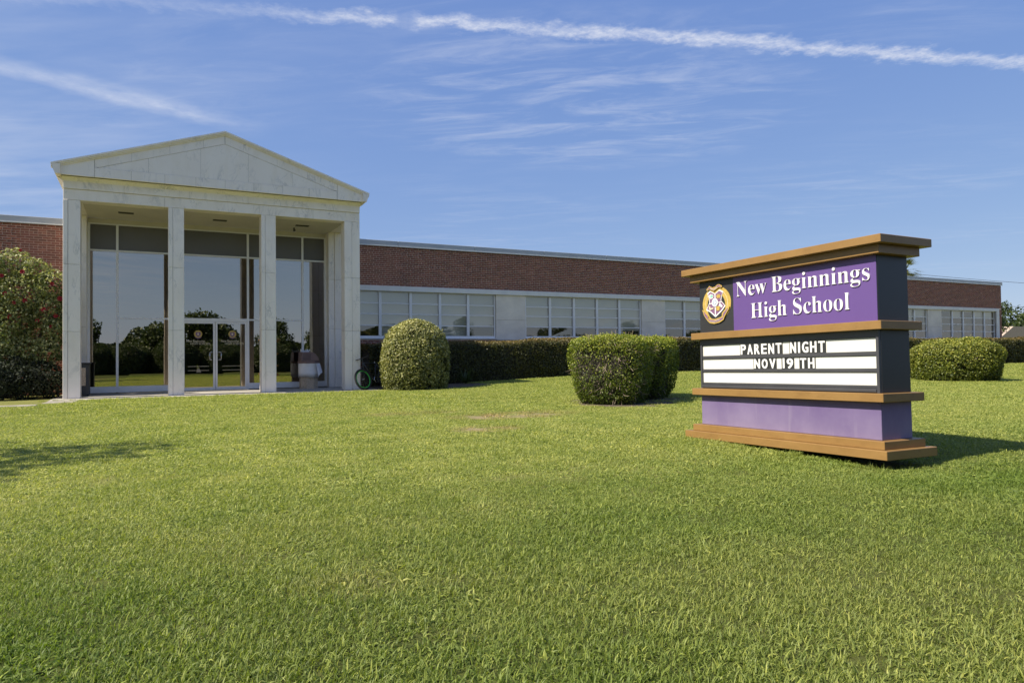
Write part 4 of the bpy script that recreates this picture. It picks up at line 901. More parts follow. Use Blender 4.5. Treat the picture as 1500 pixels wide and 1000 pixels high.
rb = [(262, 570), (284, 585), (340, 660), (352, 700), (440, 716), (530, 690), (536, 640), (610, 560), (638, 552), (625, 600), (570, 690), (555, 735), (500, 768), (430, 780), (370, 768), (335, 730), (290, 660)]
plate('crest_ribbon_edge', cp(rb), 'crest_gold')
plate('crest_ribbon', cp([(282, 592), (336, 664), (348, 715), (440, 732), (545, 702), (552, 648), (612, 580), (616, 592), (556, 690), (542, 728), (496, 752), (430, 764), (376, 752), (345, 722), (300, 660)]), 'crest_purple')
plate('crest_ribbon_edge', cp([(330, 298), (372, 252), (430, 288), (494, 240), (545, 272), (534, 300), (498, 288), (430, 332), (378, 300), (340, 318)]), 'crest_gold')
plate('crest_ribbon', cp([(342, 298), (374, 264), (430, 300), (494, 252), (532, 276), (528, 290), (496, 278), (430, 322), (376, 290), (344, 306)]), 'crest_purple')
plate('crest_motto', cp([(385, 280), (430, 306), (478, 278), (480, 286), (430, 314), (384, 290)]), 'crest_cream')
plate('crest_motto', cp([(370, 738), (430, 748), (510, 724), (512, 730), (430, 755), (368, 744)]), 'crest_cream')

# ------------------------------------------------------------------ vegetation
def lumps(p, s, seed):
    """smooth pseudo-noise in -1..1 on an (N,3) array"""
    r = np.random.default_rng(seed); out = 0
    for k in range(5):
        d = r.normal(size=3); d /= np.linalg.norm(d); out = out + np.sin(p @ d * s * (0.7 + 0.5 * k) + r.uniform(0, 6.28)) / (1 + 0.35 * k)
    return out / 2.6
def leaves(cen, nor, size, seed, asp=0.55, spread=0.7, fold=0.25):
    """one folded, pointed leaf (4 corners, 2 triangles) per point"""
    r = np.random.default_rng(seed); n = len(cen)
    nn = nor + r.normal(size=(n, 3)) * spread; nn /= np.linalg.norm(nn, axis=1, keepdims=True)
    t = np.cross(nn, r.normal(size=(n, 3))); t /= np.linalg.norm(t, axis=1, keepdims=True); b = np.cross(nn, t)
    s = (size if np.ndim(size) else np.full(n, size)) * r.uniform(0.7, 1.3, n); s = s[:, None]
    v = np.stack([cen - t * s * 0.5, cen + b * s * asp * 0.5 + nn * s * fold * 0.5 + t * s * 0.05, cen + t * s * 0.5, cen - b * s * asp * 0.5 + nn * s * fold * 0.5 + t * s * 0.05], 1).reshape(-1, 3)
    i = np.arange(n) * 4; f = np.concatenate([np.stack([i, i + 1, i + 2], 1), np.stack([i, i + 2, i + 3], 1)])
    return v, f
def revolve_pts(prof, a, b, nexp, n, seed):
    """random points on a body of revolution with a superellipse plan"""
    r = np.random.default_rng(seed); prof = np.array(prof, float); seg = np.diff(prof, axis=0); ln = np.hypot(seg[:, 0], seg[:, 1])
    wgt = ln * (0.5 * (prof[:-1, 0] + prof[1:, 0]) + 0.08); c = np.cumsum(wgt) / wgt.sum()
    k = np.searchsorted(c, r.random(n)); u = r.random(n); rad = prof[k, 0] + seg[k, 0] * u; z = prof[k, 1] + seg[k, 1] * u
    ph = r.uniform(0, 2 * math.pi, n); cs, sn = np.cos(ph), np.sin(ph)
    plan = (np.abs(cs) ** nexp + np.abs(sn) ** nexp) ** (-1 / nexp)
    x = rad * a * plan * cs; y = rad * b * plan * sn
    tz = -seg[k, 0] / ln[k]; tr = seg[k, 1] / ln[k]
    nr = np.stack([cs * tr, sn * tr, tz], 1); nr /= np.linalg.norm(nr, axis=1, keepdims=True)
    return np.stack([x, y, z], 1), nr
def core_mesh(prof, a, b, nexp, k, seed, mat='stem_dark', nph=28):
    vs = []; fs = []; prof = [(p[0] * k, p[1] if i == 0 else p[1] * (0.5 + k / 2)) for i, p in enumerate(prof)]
    for (r_, z) in prof:
        for i in range(nph):
            ph = 2 * math.pi * i / nph; c, s = math.cos(ph), math.sin(ph); pl = (abs(c) ** nexp + abs(s) ** nexp) ** (-1 / nexp)
            vs.append((max(r_, 0.01) * a * pl * c, max(r_, 0.01) * b * pl * s, z))
    vs = np.array(vs); vs += lumps(vs, 5, seed)[:, None] * 0.03 * (vs / (np.linalg.norm(vs, axis=1, keepdims=True) + 1e-6))
    for j in range(len(prof) - 1):
        for i in range(nph): fs.append((j * nph + i, j * nph + (i + 1) % nph, (j + 1) * nph + (i + 1) % nph, (j + 1) * nph + i))
    return arr_mesh('branches', vs, np.array(fs), mat)
def bush(name, label, cat, at, prof, a, b, nexp, n, size, mat, seed, depth=0.14, lump=0.05, lit_top_tint=0.35, bare=None, group=None, rotz=0.0, asp=0.6, twigs=60):
    o = thing(name, label, cat, at, group, world_coords=False); o.rotation_euler.z = rotz
    r = np.random.default_rng(seed)
    p, nr = revolve_pts(prof, a, b, nexp, n, seed)
    d = np.abs(r.normal(size=n)) * depth
    off = lumps(p, 4.0, seed + 1) * lump + lumps(p, 11.0, seed + 2) * lump * 0.6 - d + (r.random(n) < 0.06) * r.uniform(0, 0.05, n)
    q = p + nr * off[:, None]; q[:, 2] = np.maximum(q[:, 2], 0.02)
    keep = np.ones(n, bool)
    if bare is not None: keep = r.random(n) > bare(p, nr)
    keep &= ~((lumps(p, 7.0, seed + 5) > 0.72) & (d < depth * 0.9))
    tint = np.clip(r.normal(0.46, 0.22, n) - d / depth * 0.14 + lumps(p, 3.0, seed + 4) * 0.10 + lit_top_tint * (p[:, 2] / max(pp[1] for pp in prof) - 0.55), 0, 1)  # sunlit top is put into the leaf tint; inner leaves darker
    v, f = leaves(q[keep], nr[keep], size, seed + 3, asp)
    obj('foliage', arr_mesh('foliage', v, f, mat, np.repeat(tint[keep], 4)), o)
    obj('branches', core_mesh(prof, a, b, nexp, 0.80, seed), o)
    t = MB()
    pk, nk = revolve_pts(prof, a, b, nexp, twigs, seed + 9)
    for P0, n0 in zip(pk, nk):
        s = Vector(P0 - n0 * 0.28); e = Vector(P0 + n0 * r.uniform(-0.09, 0.015) + r.normal(size=3) * 0.06)
        mid = (s + e) / 2 + Vector(r.normal(size=3) * 0.03); t.path([s, mid, e], [0.007, 0.005, 0.003], 4)
    t.build('twigs', 'twig', o)
    return o
dome = [(0.90, 0.0), (0.97, 0.35), (1.0, 0.75), (0.995, 1.10), (0.95, 1.40), (0.85, 1.66), (0.66, 1.88), (0.42, 2.04), (0.18, 2.12), (0.02, 2.14)]
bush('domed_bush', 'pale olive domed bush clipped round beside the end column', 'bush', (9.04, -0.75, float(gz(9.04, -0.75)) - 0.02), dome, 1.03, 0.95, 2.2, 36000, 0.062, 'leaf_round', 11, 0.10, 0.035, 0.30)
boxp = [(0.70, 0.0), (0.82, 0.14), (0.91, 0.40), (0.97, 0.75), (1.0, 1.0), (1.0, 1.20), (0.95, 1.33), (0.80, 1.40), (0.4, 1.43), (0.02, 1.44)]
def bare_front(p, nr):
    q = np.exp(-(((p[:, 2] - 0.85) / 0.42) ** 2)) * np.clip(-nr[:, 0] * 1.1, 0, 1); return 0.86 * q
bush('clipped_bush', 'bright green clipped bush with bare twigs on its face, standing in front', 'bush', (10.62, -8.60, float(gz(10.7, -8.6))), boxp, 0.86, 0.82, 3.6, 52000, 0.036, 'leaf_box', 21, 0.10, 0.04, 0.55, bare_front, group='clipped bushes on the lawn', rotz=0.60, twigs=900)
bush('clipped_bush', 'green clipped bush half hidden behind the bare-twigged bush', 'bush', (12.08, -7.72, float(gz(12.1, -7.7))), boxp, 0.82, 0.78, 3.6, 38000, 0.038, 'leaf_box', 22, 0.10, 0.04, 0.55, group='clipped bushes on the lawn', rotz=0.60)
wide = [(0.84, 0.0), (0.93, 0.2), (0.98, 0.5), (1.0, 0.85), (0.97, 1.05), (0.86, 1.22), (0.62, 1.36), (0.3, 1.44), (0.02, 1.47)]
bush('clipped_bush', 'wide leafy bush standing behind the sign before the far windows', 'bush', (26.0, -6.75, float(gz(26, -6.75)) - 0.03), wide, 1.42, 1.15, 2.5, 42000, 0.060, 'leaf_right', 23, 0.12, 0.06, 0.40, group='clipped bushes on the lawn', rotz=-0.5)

def hedge(name, label, x0, x1, y0, y1, h, n, seed, mat='leaf_hedge', leaf=0.055):
    o = thing(name, label, 'hedge', ((x0 + x1) / 2, (y0 + y1) / 2, float(gz((x0 + x1) / 2, y0))))
    r = np.random.default_rng(seed)
    pr = np.array([(y0 + 0.10, 0.02), (y0 + 0.02, 0.35), (y0, 0.85), (y0 + 0.02, h - 0.16), (y0 + 0.12, h - 0.03), (y0 + 0.35, h), (y1 - 0.3, h), (y1 - 0.1, h - 0.05), (y1, h - 0.2), (y1, h - 0.6)])
    seg = np.diff(pr, axis=0); ln = np.hypot(seg[:, 0], seg[:, 1]); c = np.cumsum(ln) / ln.sum()
    k = np.searchsorted(c, r.random(n)); u = r.random(n); y = pr[k, 0] + seg[k, 0] * u; z = pr[k, 1] + seg[k, 1] * u
    # more leaves where the hedge is near the viewer
    x = x0 + (x1 - x0) * r.random(n) ** 1.35
    nr = np.stack([np.zeros(n), -seg[k, 1] / ln[k], seg[k, 0] / ln[k]], 1); p = np.stack([x, y, z], 1)
    d = np.abs(r.normal(size=n)) * 0.09
    off = lumps(p, 2.2, seed) * 0.05 + lumps(p, 8.0, seed + 1) * 0.03 - d
    q = p + nr * off[:, None]; q[:, 2] += gz(x, np.full(n, y0))
    keep = ~((lumps(p, 6.0, seed + 5) > 0.66) & (z < h * 0.6))
    tint = np.clip(r.normal(0.36, 0.17, n) + 0.60 * np.clip((z - h + 0.14) / 0.16, 0, 1) + lumps(p, 1.3, seed + 7) * 0.10, 0, 1)  # top leaves browner and also lightened, sunlight put into the tint
    v, f = leaves(q[keep], nr[keep], leaf * (1 + 0.02 * (x[keep] - x0)), seed + 3, 0.6)
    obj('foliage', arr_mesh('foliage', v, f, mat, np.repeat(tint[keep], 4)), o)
    m = MB(); xs = np.linspace(x0 + 0.05, x1 - 0.05, 24); prs = [(y0 + 0.2, -0.1), (y0 + 0.12, h * 0.5), (y0 + 0.14, h - 0.2), (y0 + 0.3, h - 0.11), (y1 - 0.25, h - 0.11), (y1 - 0.12, h - 0.3), (y1 - 0.15, -0.1)]
    m.v = [(float(xx), yy, zz + float(gz(xx, y0))) for xx in xs for yy, zz in prs]; K = len(prs)
    m.f = [(i * K + j, (i + 1) * K + j, (i + 1) * K + j + 1, i * K + j + 1) for i in range(23) for j in range(K - 1)] + [tuple(range(K)), tuple(range(23 * K, 24 * K))]
    m.build('branches', 'stem_dark', o)
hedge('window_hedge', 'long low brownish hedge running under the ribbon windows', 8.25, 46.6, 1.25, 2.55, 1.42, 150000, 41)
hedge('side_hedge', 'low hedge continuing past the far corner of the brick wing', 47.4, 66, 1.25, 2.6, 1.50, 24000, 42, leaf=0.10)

# grassy yucca beside the domed bush
yu = thing('spiky_plant', 'spiky grey-green plant between the domed bush and the hedge', 'plant', (11.35, 0.75, 0.0))
V_, F_ = [], []
for k in range(70):
    a = random.uniform(0, 6.28); el = random.uniform(0.25, 1.3); L0 = random.uniform(0.45, 0.8); d = Vector((math.cos(a) * math.cos(el), math.sin(a) * math.cos(el), math.sin(el)))
    s = Vector((-d.y, d.x, 0)).normalized() * 0.014; b = Vector((11.35, 0.75, float(gz(11.35, .75)) + 0.02)); mid = b + d * L0 * 0.6; e = b + d * L0 - Vector((0, 0, 0.12))
    n = len(V_); V_ += [b - s, b + s, mid + s * 0.8, mid - s * 0.8, e]; F_ += [(n, n + 1, n + 2, n + 3), (n + 3, n + 2, n + 4)]
me = bpy.data.meshes.new('blades'); me.from_pydata([tuple(v) for v in V_], [], F_); me.materials.append(M['leaf_rose']); obj('blades', me, yu)

# flowering shrub against the near brick wall
def blob_shrub(o, blobs, n, size, mat, seed, light):
    r = np.random.default_rng(seed); bl = np.array(blobs); w = bl[:, 3] ** 2; k = r.choice(len(bl), n, p=w / w.sum())
    d = r.normal(size=(n, 3)); d /= np.linalg.norm(d, axis=1, keepdims=True)
    rad = bl[k, 3] * (1 - np.abs(r.normal(size=n)) * 0.16) * (1 + 0.12 * lumps(d * 2 + k[:, None] * 3.1, 3, seed))
    q = bl[k, :3] + d * rad[:, None] * np.array([1, 0.85, 1.0])
    tint = np.clip(r.normal(0.42, 0.24, n) + light * np.maximum(d[:, 2], -d[:, 0] * 0.7) * 0.35, 0, 1)  # leaves facing up and sunward tinted lighter, light put into the colour
    ok = q[:, 1] < 2.70
    v, f = leaves(q[ok], d[ok], size, seed + 1, 0.6, 0.8)
    obj('foliage', arr_mesh('foliage', v, f, mat, np.repeat(tint[ok], 4)), o)
    return bl
rs = thing('flowering_shrub', 'tall pale-leaved shrub with red flowers against the brick wall', 'shrub', (-1.2, 1.6, 0))
rb_ = []
rr = np.random.default_rng(77)
for (x, z, rad) in ((-1.25, 3.45, 0.50), (-0.75, 3.30, 0.42), (-0.35, 2.95, 0.45), (-1.0, 2.75, 0.60), (-0.45, 2.30, 0.50), (-1.3, 2.1, 0.62), (-0.75, 1.75, 0.52), (-0.22, 1.75, 0.33), (-1.9, 3.3, 0.6), (-1.9, 2.4, 0.7), (-2.6, 3.0, 0.7), (-2.6, 2.0, 0.7), (-1.6, 1.5, 0.5), (-0.95, 1.25, 0.45), (-2.3, 1.3, 0.6), (-0.12, 2.55, 0.34), (-0.15, 1.35, 0.36), (-0.5, 1.15, 0.42), (-0.15, 2.05, 0.34), (-1.4, 1.05, 0.5)):
    rb_.append((x, 1.55 + rr.uniform(-0.35, 0.35), z, rad))
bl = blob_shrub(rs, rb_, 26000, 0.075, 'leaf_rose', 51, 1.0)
st = MB()
for (x, y, z, rad) in rb_:
    b0 = Vector((-1.3 + x * 0.15, 1.75, 0.0)); st.path([b0, Vector((x * 0.6 - 0.5, 1.75, z * 0.5)), Vector((x, y, z))], [0.035, 0.022, 0.008], 5)
st.build('stems', 'bark', rs)
fl_px = [(-1.02, 3.82, .035), (-0.98, 3.27, .05), (-1.42, 3.15, .045), (-0.33, 2.98, .045), (-0.80, 2.66, .06), (-0.16, 2.60, .06), (-0.52, 2.30, .05), (-0.25, 2.14, .05), (-1.25, 2.10, .045), (-0.35, 1.86, .04), (-0.92, 2.52, .05), (-1.15, 2.46, .04), (-0.66, 2.02, .045), (-1.35, 2.70, .04), (-0.28, 2.40, .04)]
for (x, z, r_) in fl_px:
    r_ *= 0.72; m = MB(); yf = 1.05 + 0.15 * rr.random()
    for ring, n in ((1.0, 6), (0.6, 5), (0.25, 3)):
        for i in range(n):
            a = 6.28 * i / n + ring * 3; c, s = math.cos(a), math.sin(a); R_ = r_ * (0.5 + ring)
            m.add([(x, yf - 0.01, z), (x + R_ * math.cos(a - .5), yf - 0.05 * (1.3 - ring), z + R_ * math.sin(a - .5)), (x + 1.15 * R_ * c, yf - 0.03 - 0.05 * (1 - ring), z + 1.15 * R_ * s), (x + R_ * math.cos(a + .5), yf - 0.05 * (1.3 - ring), z + R_ * math.sin(a + .5))], [(0, 1, 2, 3)])
    m.build('flower', 'petal', rs)
ls = thing('low_shrub', 'dark low shrub spreading at the foot of the flowering shrub', 'shrub', (-1.2, 0.6, 0))
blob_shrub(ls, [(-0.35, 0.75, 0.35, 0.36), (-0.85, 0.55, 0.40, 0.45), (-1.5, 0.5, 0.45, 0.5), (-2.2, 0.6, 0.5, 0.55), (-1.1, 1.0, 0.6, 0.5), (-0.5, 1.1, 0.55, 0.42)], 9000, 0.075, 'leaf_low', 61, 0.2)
st = MB()
for k in range(16):
    x = -2.3 + 2.1 * k / 15; st.tube((x, 0.8, -0.05), (x + random.uniform(-.2, .2), 0.6 + random.uniform(-.2, .3), random.uniform(0.4, 0.75)), 0.012, 0.005, 5)
st.build('stems', 'bark', ls)

# trees
def tree_data(h, rad, n, leaf, seed, trunk_h=0.35, mat='leaf_tree'):
    r = np.random.default_rng(seed); R2 = random.Random(seed)
    t = MB(); top = Vector((R2.uniform(-.2, .2), R2.uniform(-.2, .2), h * trunk_h)); t.path([(0, 0, -0.2), (0.03 * h * .1, 0, h * trunk_h * 0.5), top], [h * 0.032, h * 0.025, h * 0.02], 8)
    cl = []
    nb = 9
    for i in range(nb):
        a = 6.283 * i / nb + R2.uniform(-.3, .3); up = R2.uniform(0.15, 1.0); out = rad * R2.uniform(0.35, 0.85) * (1.1 - 0.55 * up)
        e = Vector((math.cos(a) * out, math.sin(a) * out, h * (trunk_h + (0.92 - trunk_h) * up))); mid = top.lerp(e, 0.5) + Vector((0, 0, 0.06 * h))
        t.path([top, mid, e], [h * 0.014, h * 0.009, h * 0.004], 6); cl.append((*e, rad * R2.uniform(0.30, 0.48)))
        cl.append((*(mid + Vector((R2.uniform(-.3, .3) * rad, R2.uniform(-.3, .3) * rad, 0.1 * h))), rad * R2.uniform(0.25, 0.38)))
    cl.append((0, 0, h * 0.86, rad * 0.40)); cl = np.array(cl)
    w = cl[:, 3] ** 2; k = r.choice(len(cl), n, p=w / w.sum()); d = r.normal(size=(n, 3)); d /= np.linalg.norm(d, axis=1, keepdims=True)
    q = cl[k, :3] + d * (cl[k, 3] * (1 - np.abs(r.normal(size=n)) * 0.28) * (1 + 0.25 * lumps(d * 1.5 + k[:, None] * 2.3, 4, seed)))[:, None]
    v, f = leaves(q, d, leaf, seed + 1, 0.7, 0.9)
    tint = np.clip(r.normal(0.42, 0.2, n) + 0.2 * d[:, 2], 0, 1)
    return t.mesh('trunk', 'bark'), arr_mesh('crown', v, f, mat, np.repeat(tint, 4))
def put_tree(name, data, at, label, group=None, rz=0.0, s=1.0):
    o = thing(name, label, 'tree', at, group, world_coords=False); o.rotation_euler.z = rz; o.scale = (s, s, s)
    obj('trunk', data[0], o); obj('crown', data[1], o); return o
T1 = tree_data(7.0, 3.6, 7000, 0.34, 101, 0.10); T2 = tree_data(5.6, 3.2, 7000, 0.32, 102, 0.08); T3 = tree_data(4.3, 3.0, 6500, 0.30, 103, 0.06)
for i in range(20):
    x = -34 + i * 6.1 + rr.uniform(-1.6, 1.6); y = -52 - rr.uniform(0, 12)
    put_tree('roadside_tree', (T1, T2, T3, T2)[i % 4], (x, y, -0.05), 'leafy roadside tree seen only as a reflection in the school glass', 'trees across the road', rr.uniform(0, 6.28), rr.uniform(0.85, 1.12) * (1.0 if x < 12 else 0.72))
tlw = thing('roadside_thicket', 'dense thicket across the road', 'thicket', (20, -74, 0)); tlw['kind'] = 'stuff'
_n = 60000; _x = rr.uniform(-70, 120, _n); _h = 3.2 + 0.9 * np.sin(_x * 0.23) + 0.9 * np.sin(_x * 0.61 + 1) + 0.5 * np.sin(_x * 1.7)
_q = np.stack([_x, -74 + 3.0 * rr.random(_n) + 1.2 * np.sin(_x * 0.9), _h * rr.random(_n) ** 0.8], 1)
_v, _fc = leaves(_q, np.tile([0, 1.0, 0.3], (_n, 1)), 0.42, 71, 0.7, 0.8)
obj('foliage', arr_mesh('foliage', _v, _fc, 'leaf_tree', np.repeat(np.clip(rr.normal(0.4, 0.2, _n), 0, 1), 4)), tlw)
MB().box(-70, 120, -76.5, -74.5, -0.2, 2.6).build('branches', 'stem_dark', tlw)
_p, _nr = revolve_pts(wide, 1.4, 1.2, 2.3, 14000, 81); _p = _p + _nr * (lumps(_p, 4, 82) * 0.15)[:, None]
_v, _fc = leaves(_p, _nr, 0.11, 83, 0.6); SHM = (arr_mesh('foliage', _v, _fc, 'leaf_tree', np.repeat(np.clip(rr.normal(0.35, 0.2, 14000), 0, 1), 4)), core_mesh(wide, 1.4, 1.2, 2.3, 0.8, 84))
for i in range(7):  # unseen row added to cover the bright lawn reflected in the entrance glass
    x = -7.5 + 2.9 * i + rr.uniform(-.5, .5); b_ = thing('added_shrub', 'leafy shrub added at the street edge, seen only as a dark reflection', 'shrub', (x, -26.3 + rr.uniform(-.4, .3), -0.05), 'added shrubs along the street', world_coords=False)
    b_.rotation_euler.z = rr.uniform(0, 6.28); s_ = rr.uniform(0.85, 1.2); b_.scale = (s_, s_, s_ * 1.15)
    obj('foliage', SHM[0], b_); obj('branches', SHM[1], b_)
T4 = tree_data(8.5, 2.9, 2600, 0.19, 104, 0.42)
put_tree('lawn_tree', T4, (-6.7, -12.0, -0.05), 'tall lawn tree casting its leafy shadow from beyond the picture edge', None, 1.0, 1.0)
# far trees past the end of the wing
T5 = tree_data(5.5, 1.35, 3500, 0.15, 105, 0.40); T6 = tree_data(5.0, 3.6, 4500, 0.30, 106, 0.08)
put_tree('corner_tree', T5, (65.4, 13.0, 0.0), 'round-headed green tree rising just past the brick corner', None, 0.4, 1.0)
for i, (x, y, s, lab) in enumerate(((97, 31, 1.05, 'low bushy tree behind the beige roof by the corner'), (104, 31, 1.2, 'bushy tree at the picture edge under the power lines'), (116, 33, 1.25, 'farthest bushy tree past the beige house'))):
    put_tree('far_tree', T6, (x, y, 0), lab, 'far trees past the building', i * 1.3, s)
# palm behind the roof, partly hidden by the sign
pm = thing('palm_tree', 'palm crown showing above the roof right behind the sign', 'tree', (70.55, 24, 0))
MB().path([(70.55, 24, 0), (70.6, 24, 4), (70.55, 24, 9.2)], [0.28, 0.22, 0.2], 10).build('trunk', 'bark', pm)
V_, F_ = [], []
for k in range(46):
    a = random.uniform(0, 6.28); el = random.uniform(-0.7, 1.35); L0 = random.uniform(1.3, 1.9); hd = Vector((math.cos(a), math.sin(a), 0)); b = Vector((70.55, 24, 9.3))
    pts = [b + hd * (L0 * t * math.cos(el)) + Vector((0, 0, L0 * t * math.sin(el) - 0.55 * t * t)) for t in (0, 0.35, 0.55, 0.75, 1.0)]
    sd = Vector((-hd.y, hd.x, 0))
    for j in range(14):
        t = 0.45 + 0.55 * j / 13; c = b + hd * (L0 * 0.5 * math.cos(el)) + Vector((0, 0, L0 * 0.5 * math.sin(el) - .13)); ang = (j - 6.5) * 0.21
        tip = c + (hd * math.cos(el) * math.cos(ang) + sd * math.sin(ang) + Vector((0, 0, math.sin(el) * math.cos(ang) - 0.18))) * L0 * 0.55
        n = len(V_); w = sd * 0.03; V_ += [c - w, c + w, tip]; F_.append((n, n + 1, n + 2))
    n = len(V_); w = sd * 0.02; V_ += [pts[0] - w, pts[0] + w, pts[2] + w, pts[2] - w]; F_.append((n, n + 1, n + 2, n + 3))
me = bpy.data.meshes.new('fronds'); me.from_pydata([tuple(v) for v in V_], [], F_); me.materials.append(M['leaf_palm'])
at_ = me.attributes.new('tint', 'FLOAT', 'POINT'); at_.data.foreach_set('value', np.random.default_rng(3).random(len(V_)).astype(np.float32)); obj('fronds', me, pm)
# beige house far past the corner
hs = thing('far_house', 'small beige house with low roof past the brick corner', 'house', (87, 26, 0))
MB().box(83, 92, 22, 30, -0.2, 2.3).build('wall', 'house_wall', hs)
MB().prism([(82.5, 2.3), (92.3, 2.3), (90, 3.5), (85, 3.5)], 21.5, 30.5).build('roof', 'house_roof', hs)
for x in (84, 87, 89.8): MB().cbox(x, x + 1.2, 21.96, 22.02, 0.9, 2.0, 0.02).build('window', 'spandrel', hs)
# utility poles and wires
def upole(x, y, h, lab):
    o = thing('utility_pole', lab, 'pole', (x, y, 0), 'utility poles')
    MB().tube((x, y, -0.2), (x, y, h), 0.16, 0.11, 10).build('post', 'pole_wood', o)
    MB().box(x - 1.1, x + 1.1, y - 0.06, y + 0.06, h - 0.9, h - 0.78).build('crossarm', 'pole_wood', o)
    m = MB()
    for dx in (-1.0, -0.45, 0.45, 1.0): m.tube((x + dx, y, h - 0.78), (x + dx, y, h - 0.62), 0.05, 0.03, 8)
    m.build('insulators', 'white_paint', o)
upole(-8.5, -50, 10.5, 'wooden utility pole across the road reflected in the entrance glass')
upole(58.5, 30, 11.0, 'wooden utility pole hidden behind the roof carrying the wires'); upole(128, 22, 9.4, 'wooden utility pole beyond the picture edge carrying the wires')
for j, (h0, h1) in enumerate(((10.4, 8.8), (7.2, 6.2))):
    m = MB(); pts = []
    for t in np.linspace(0, 1, 12): pts.append((58.5 + (128 - 58.5) * t, 30 - 8 * t, h0 + (h1 - h0) * t - 1.6 * 4 * t * (1 - t) * 0.35))
    m.path(pts, 0.022, 5).build('power_line', 'dark_metal', label=('upper power line crossing the sky past the brick corner', 'lower power line crossing before the corner tree')[j], cat='wire', group='power lines')

# ------------------------------------------------------------------ bed soil and grass
def ground_patch(name, cx, cy, rx, ry, mat, seed, rot=0.0, dz=0.006, **kw):
    r = np.random.default_rng(seed); n = 40; vs = [(cx, cy, float(gz(cx, cy)) + dz)]
    for rr_ in (0.5, 1.0):
        for i in range(n):
            a = 2 * math.pi * i / n; k = rr_ * (1 + (0.10 * math.sin(3 * a + seed) + 0.07 * math.sin(7 * a + seed * 2)) * rr_); u, w = rx * k * math.cos(a), ry * k * math.sin(a)
            x = cx + u * math.cos(rot) - w * math.sin(rot); y = cy + u * math.sin(rot) + w * math.cos(rot); vs.append((x, y, float(gz(x, y)) + dz))
    fs = [(0, 1 + i, 1 + (i + 1) % n) for i in range(n)]; fq = [(1 + i, 1 + n + i, 1 + n + (i + 1) % n, 1 + (i + 1) % n) for i in range(n)]
    me = bpy.data.meshes.new(name); me.from_pydata(vs, [], fs + fq); me.materials.append(M[mat]); return obj(name, me, **kw)
ground_patch('soil_bed', 11.3, -8.3, 1.9, 1.25, 'soil', 3, 0.55, kind='structure')
ground_patch('planting_bed', 9.9, 0.1, 2.1, 1.5, 'soil', 5, 0.0, kind='structure')
MB().box(8.2, 46.8, 1.2, 2.77, -0.2, 0.02).build('hedge_bed', 'soil', kind='structure')
MB().box(-6.5, -0.30, -0.72, 2.77, -0.2, -0.03).build('shrub_bed', 'soil', kind='structure')

def blade_patch(name, n, radius, lmin, lmax, wid, seed, seg=3, lean0=0.75):
    """a round turf tuft of bent, tapered blades"""
    r = np.random.default_rng(seed)
    rad = radius * np.sqrt(r.random(n)); a = r.uniform(0, 6.283, n); x = rad * np.cos(a); y = rad * np.sin(a)
    ln = r.uniform(lmin, lmax, n); az = r.uniform(0, 6.283, n); lean = np.clip(r.normal(lean0, 0.32, n), 0.1, 1.9); bend = r.uniform(0.1, 0.9, n); w = wid * r.uniform(0.65, 1.3, n)
    V = []; 
    px, py, pz = x.copy(), y.copy(), np.full(n, -0.008); th = lean * 0.4
    sx, sy = -np.sin(az), np.cos(az); tw = r.normal(0, 0.5, n); cx2 = sx * np.cos(tw); cy2 = sy * np.cos(tw); cz2 = np.sin(tw)
    rows_ = []
    for k in range(seg + 1):
        f = k / seg; wk = w * (1.0 - f ** 2.2) * 0.5 if k < seg else np.zeros(n)
        if k < seg:
            rows_.append(np.stack([px - cx2 * wk, py - cy2 * wk, pz - cz2 * wk], 1)); rows_.append(np.stack([px + cx2 * wk, py + cy2 * wk, pz + cz2 * wk], 1))
        else: rows_.append(np.stack([px, py, pz], 1))
        st_ = ln / seg; px = px + np.sin(th) * np.cos(az) * st_; py = py + np.sin(th) * np.sin(az) * st_; pz = pz + np.cos(th) * st_; th = th + lean * 0.35 + bend * 0.35
    V = np.stack(rows_, 1); nv = V.shape[1]; V = V.reshape(-1, 3); V[:, 2] = np.maximum(V[:, 2], -0.01)
    b = (np.arange(n) * nv)[:, None]; F = []
    for k in range(seg - 1): F += [b + np.array([[2 * k, 2 * k + 1, 2 * k + 3]]), b + np.array([[2 * k, 2 * k + 3, 2 * k + 2]])]
    F.append(b + np.array([[2 * seg - 2, 2 * seg - 1, 2 * seg]]))
    tint = np.repeat(r.random(n), nv)
    return arr_mesh(name, V, np.concatenate(F), 'grass', tint)
tufts = bpy.data.collections.new('turf_tufts')
for k in range(5):
    o = bpy.data.objects.new('tuft_%02d_near' % k, blade_patch('tuft_near', 320, 0.20, 0.022, 0.054, 0.0048, 200 + k)); tufts.objects.link(o)
for k in range(3):
    o = bpy.data.objects.new('tuft_%02d_tall' % (5 + k), blade_patch('tuft_tall', 60, 0.10, 0.06, 0.15, 0.006, 220 + k, 4)); tufts.objects.link(o)
for k in range(4):
    o = bpy.data.objects.new('tuft_%02d_flat' % (8 + k), blade_patch('tuft_flat', 230, 0.20, 0.028, 0.060, 0.0085, 240 + k, 3, 1.45)); tufts.objects.link(o)
r = np.random.default_rng(90)
PX, IDX, ROT, SCL = [], [], [], []
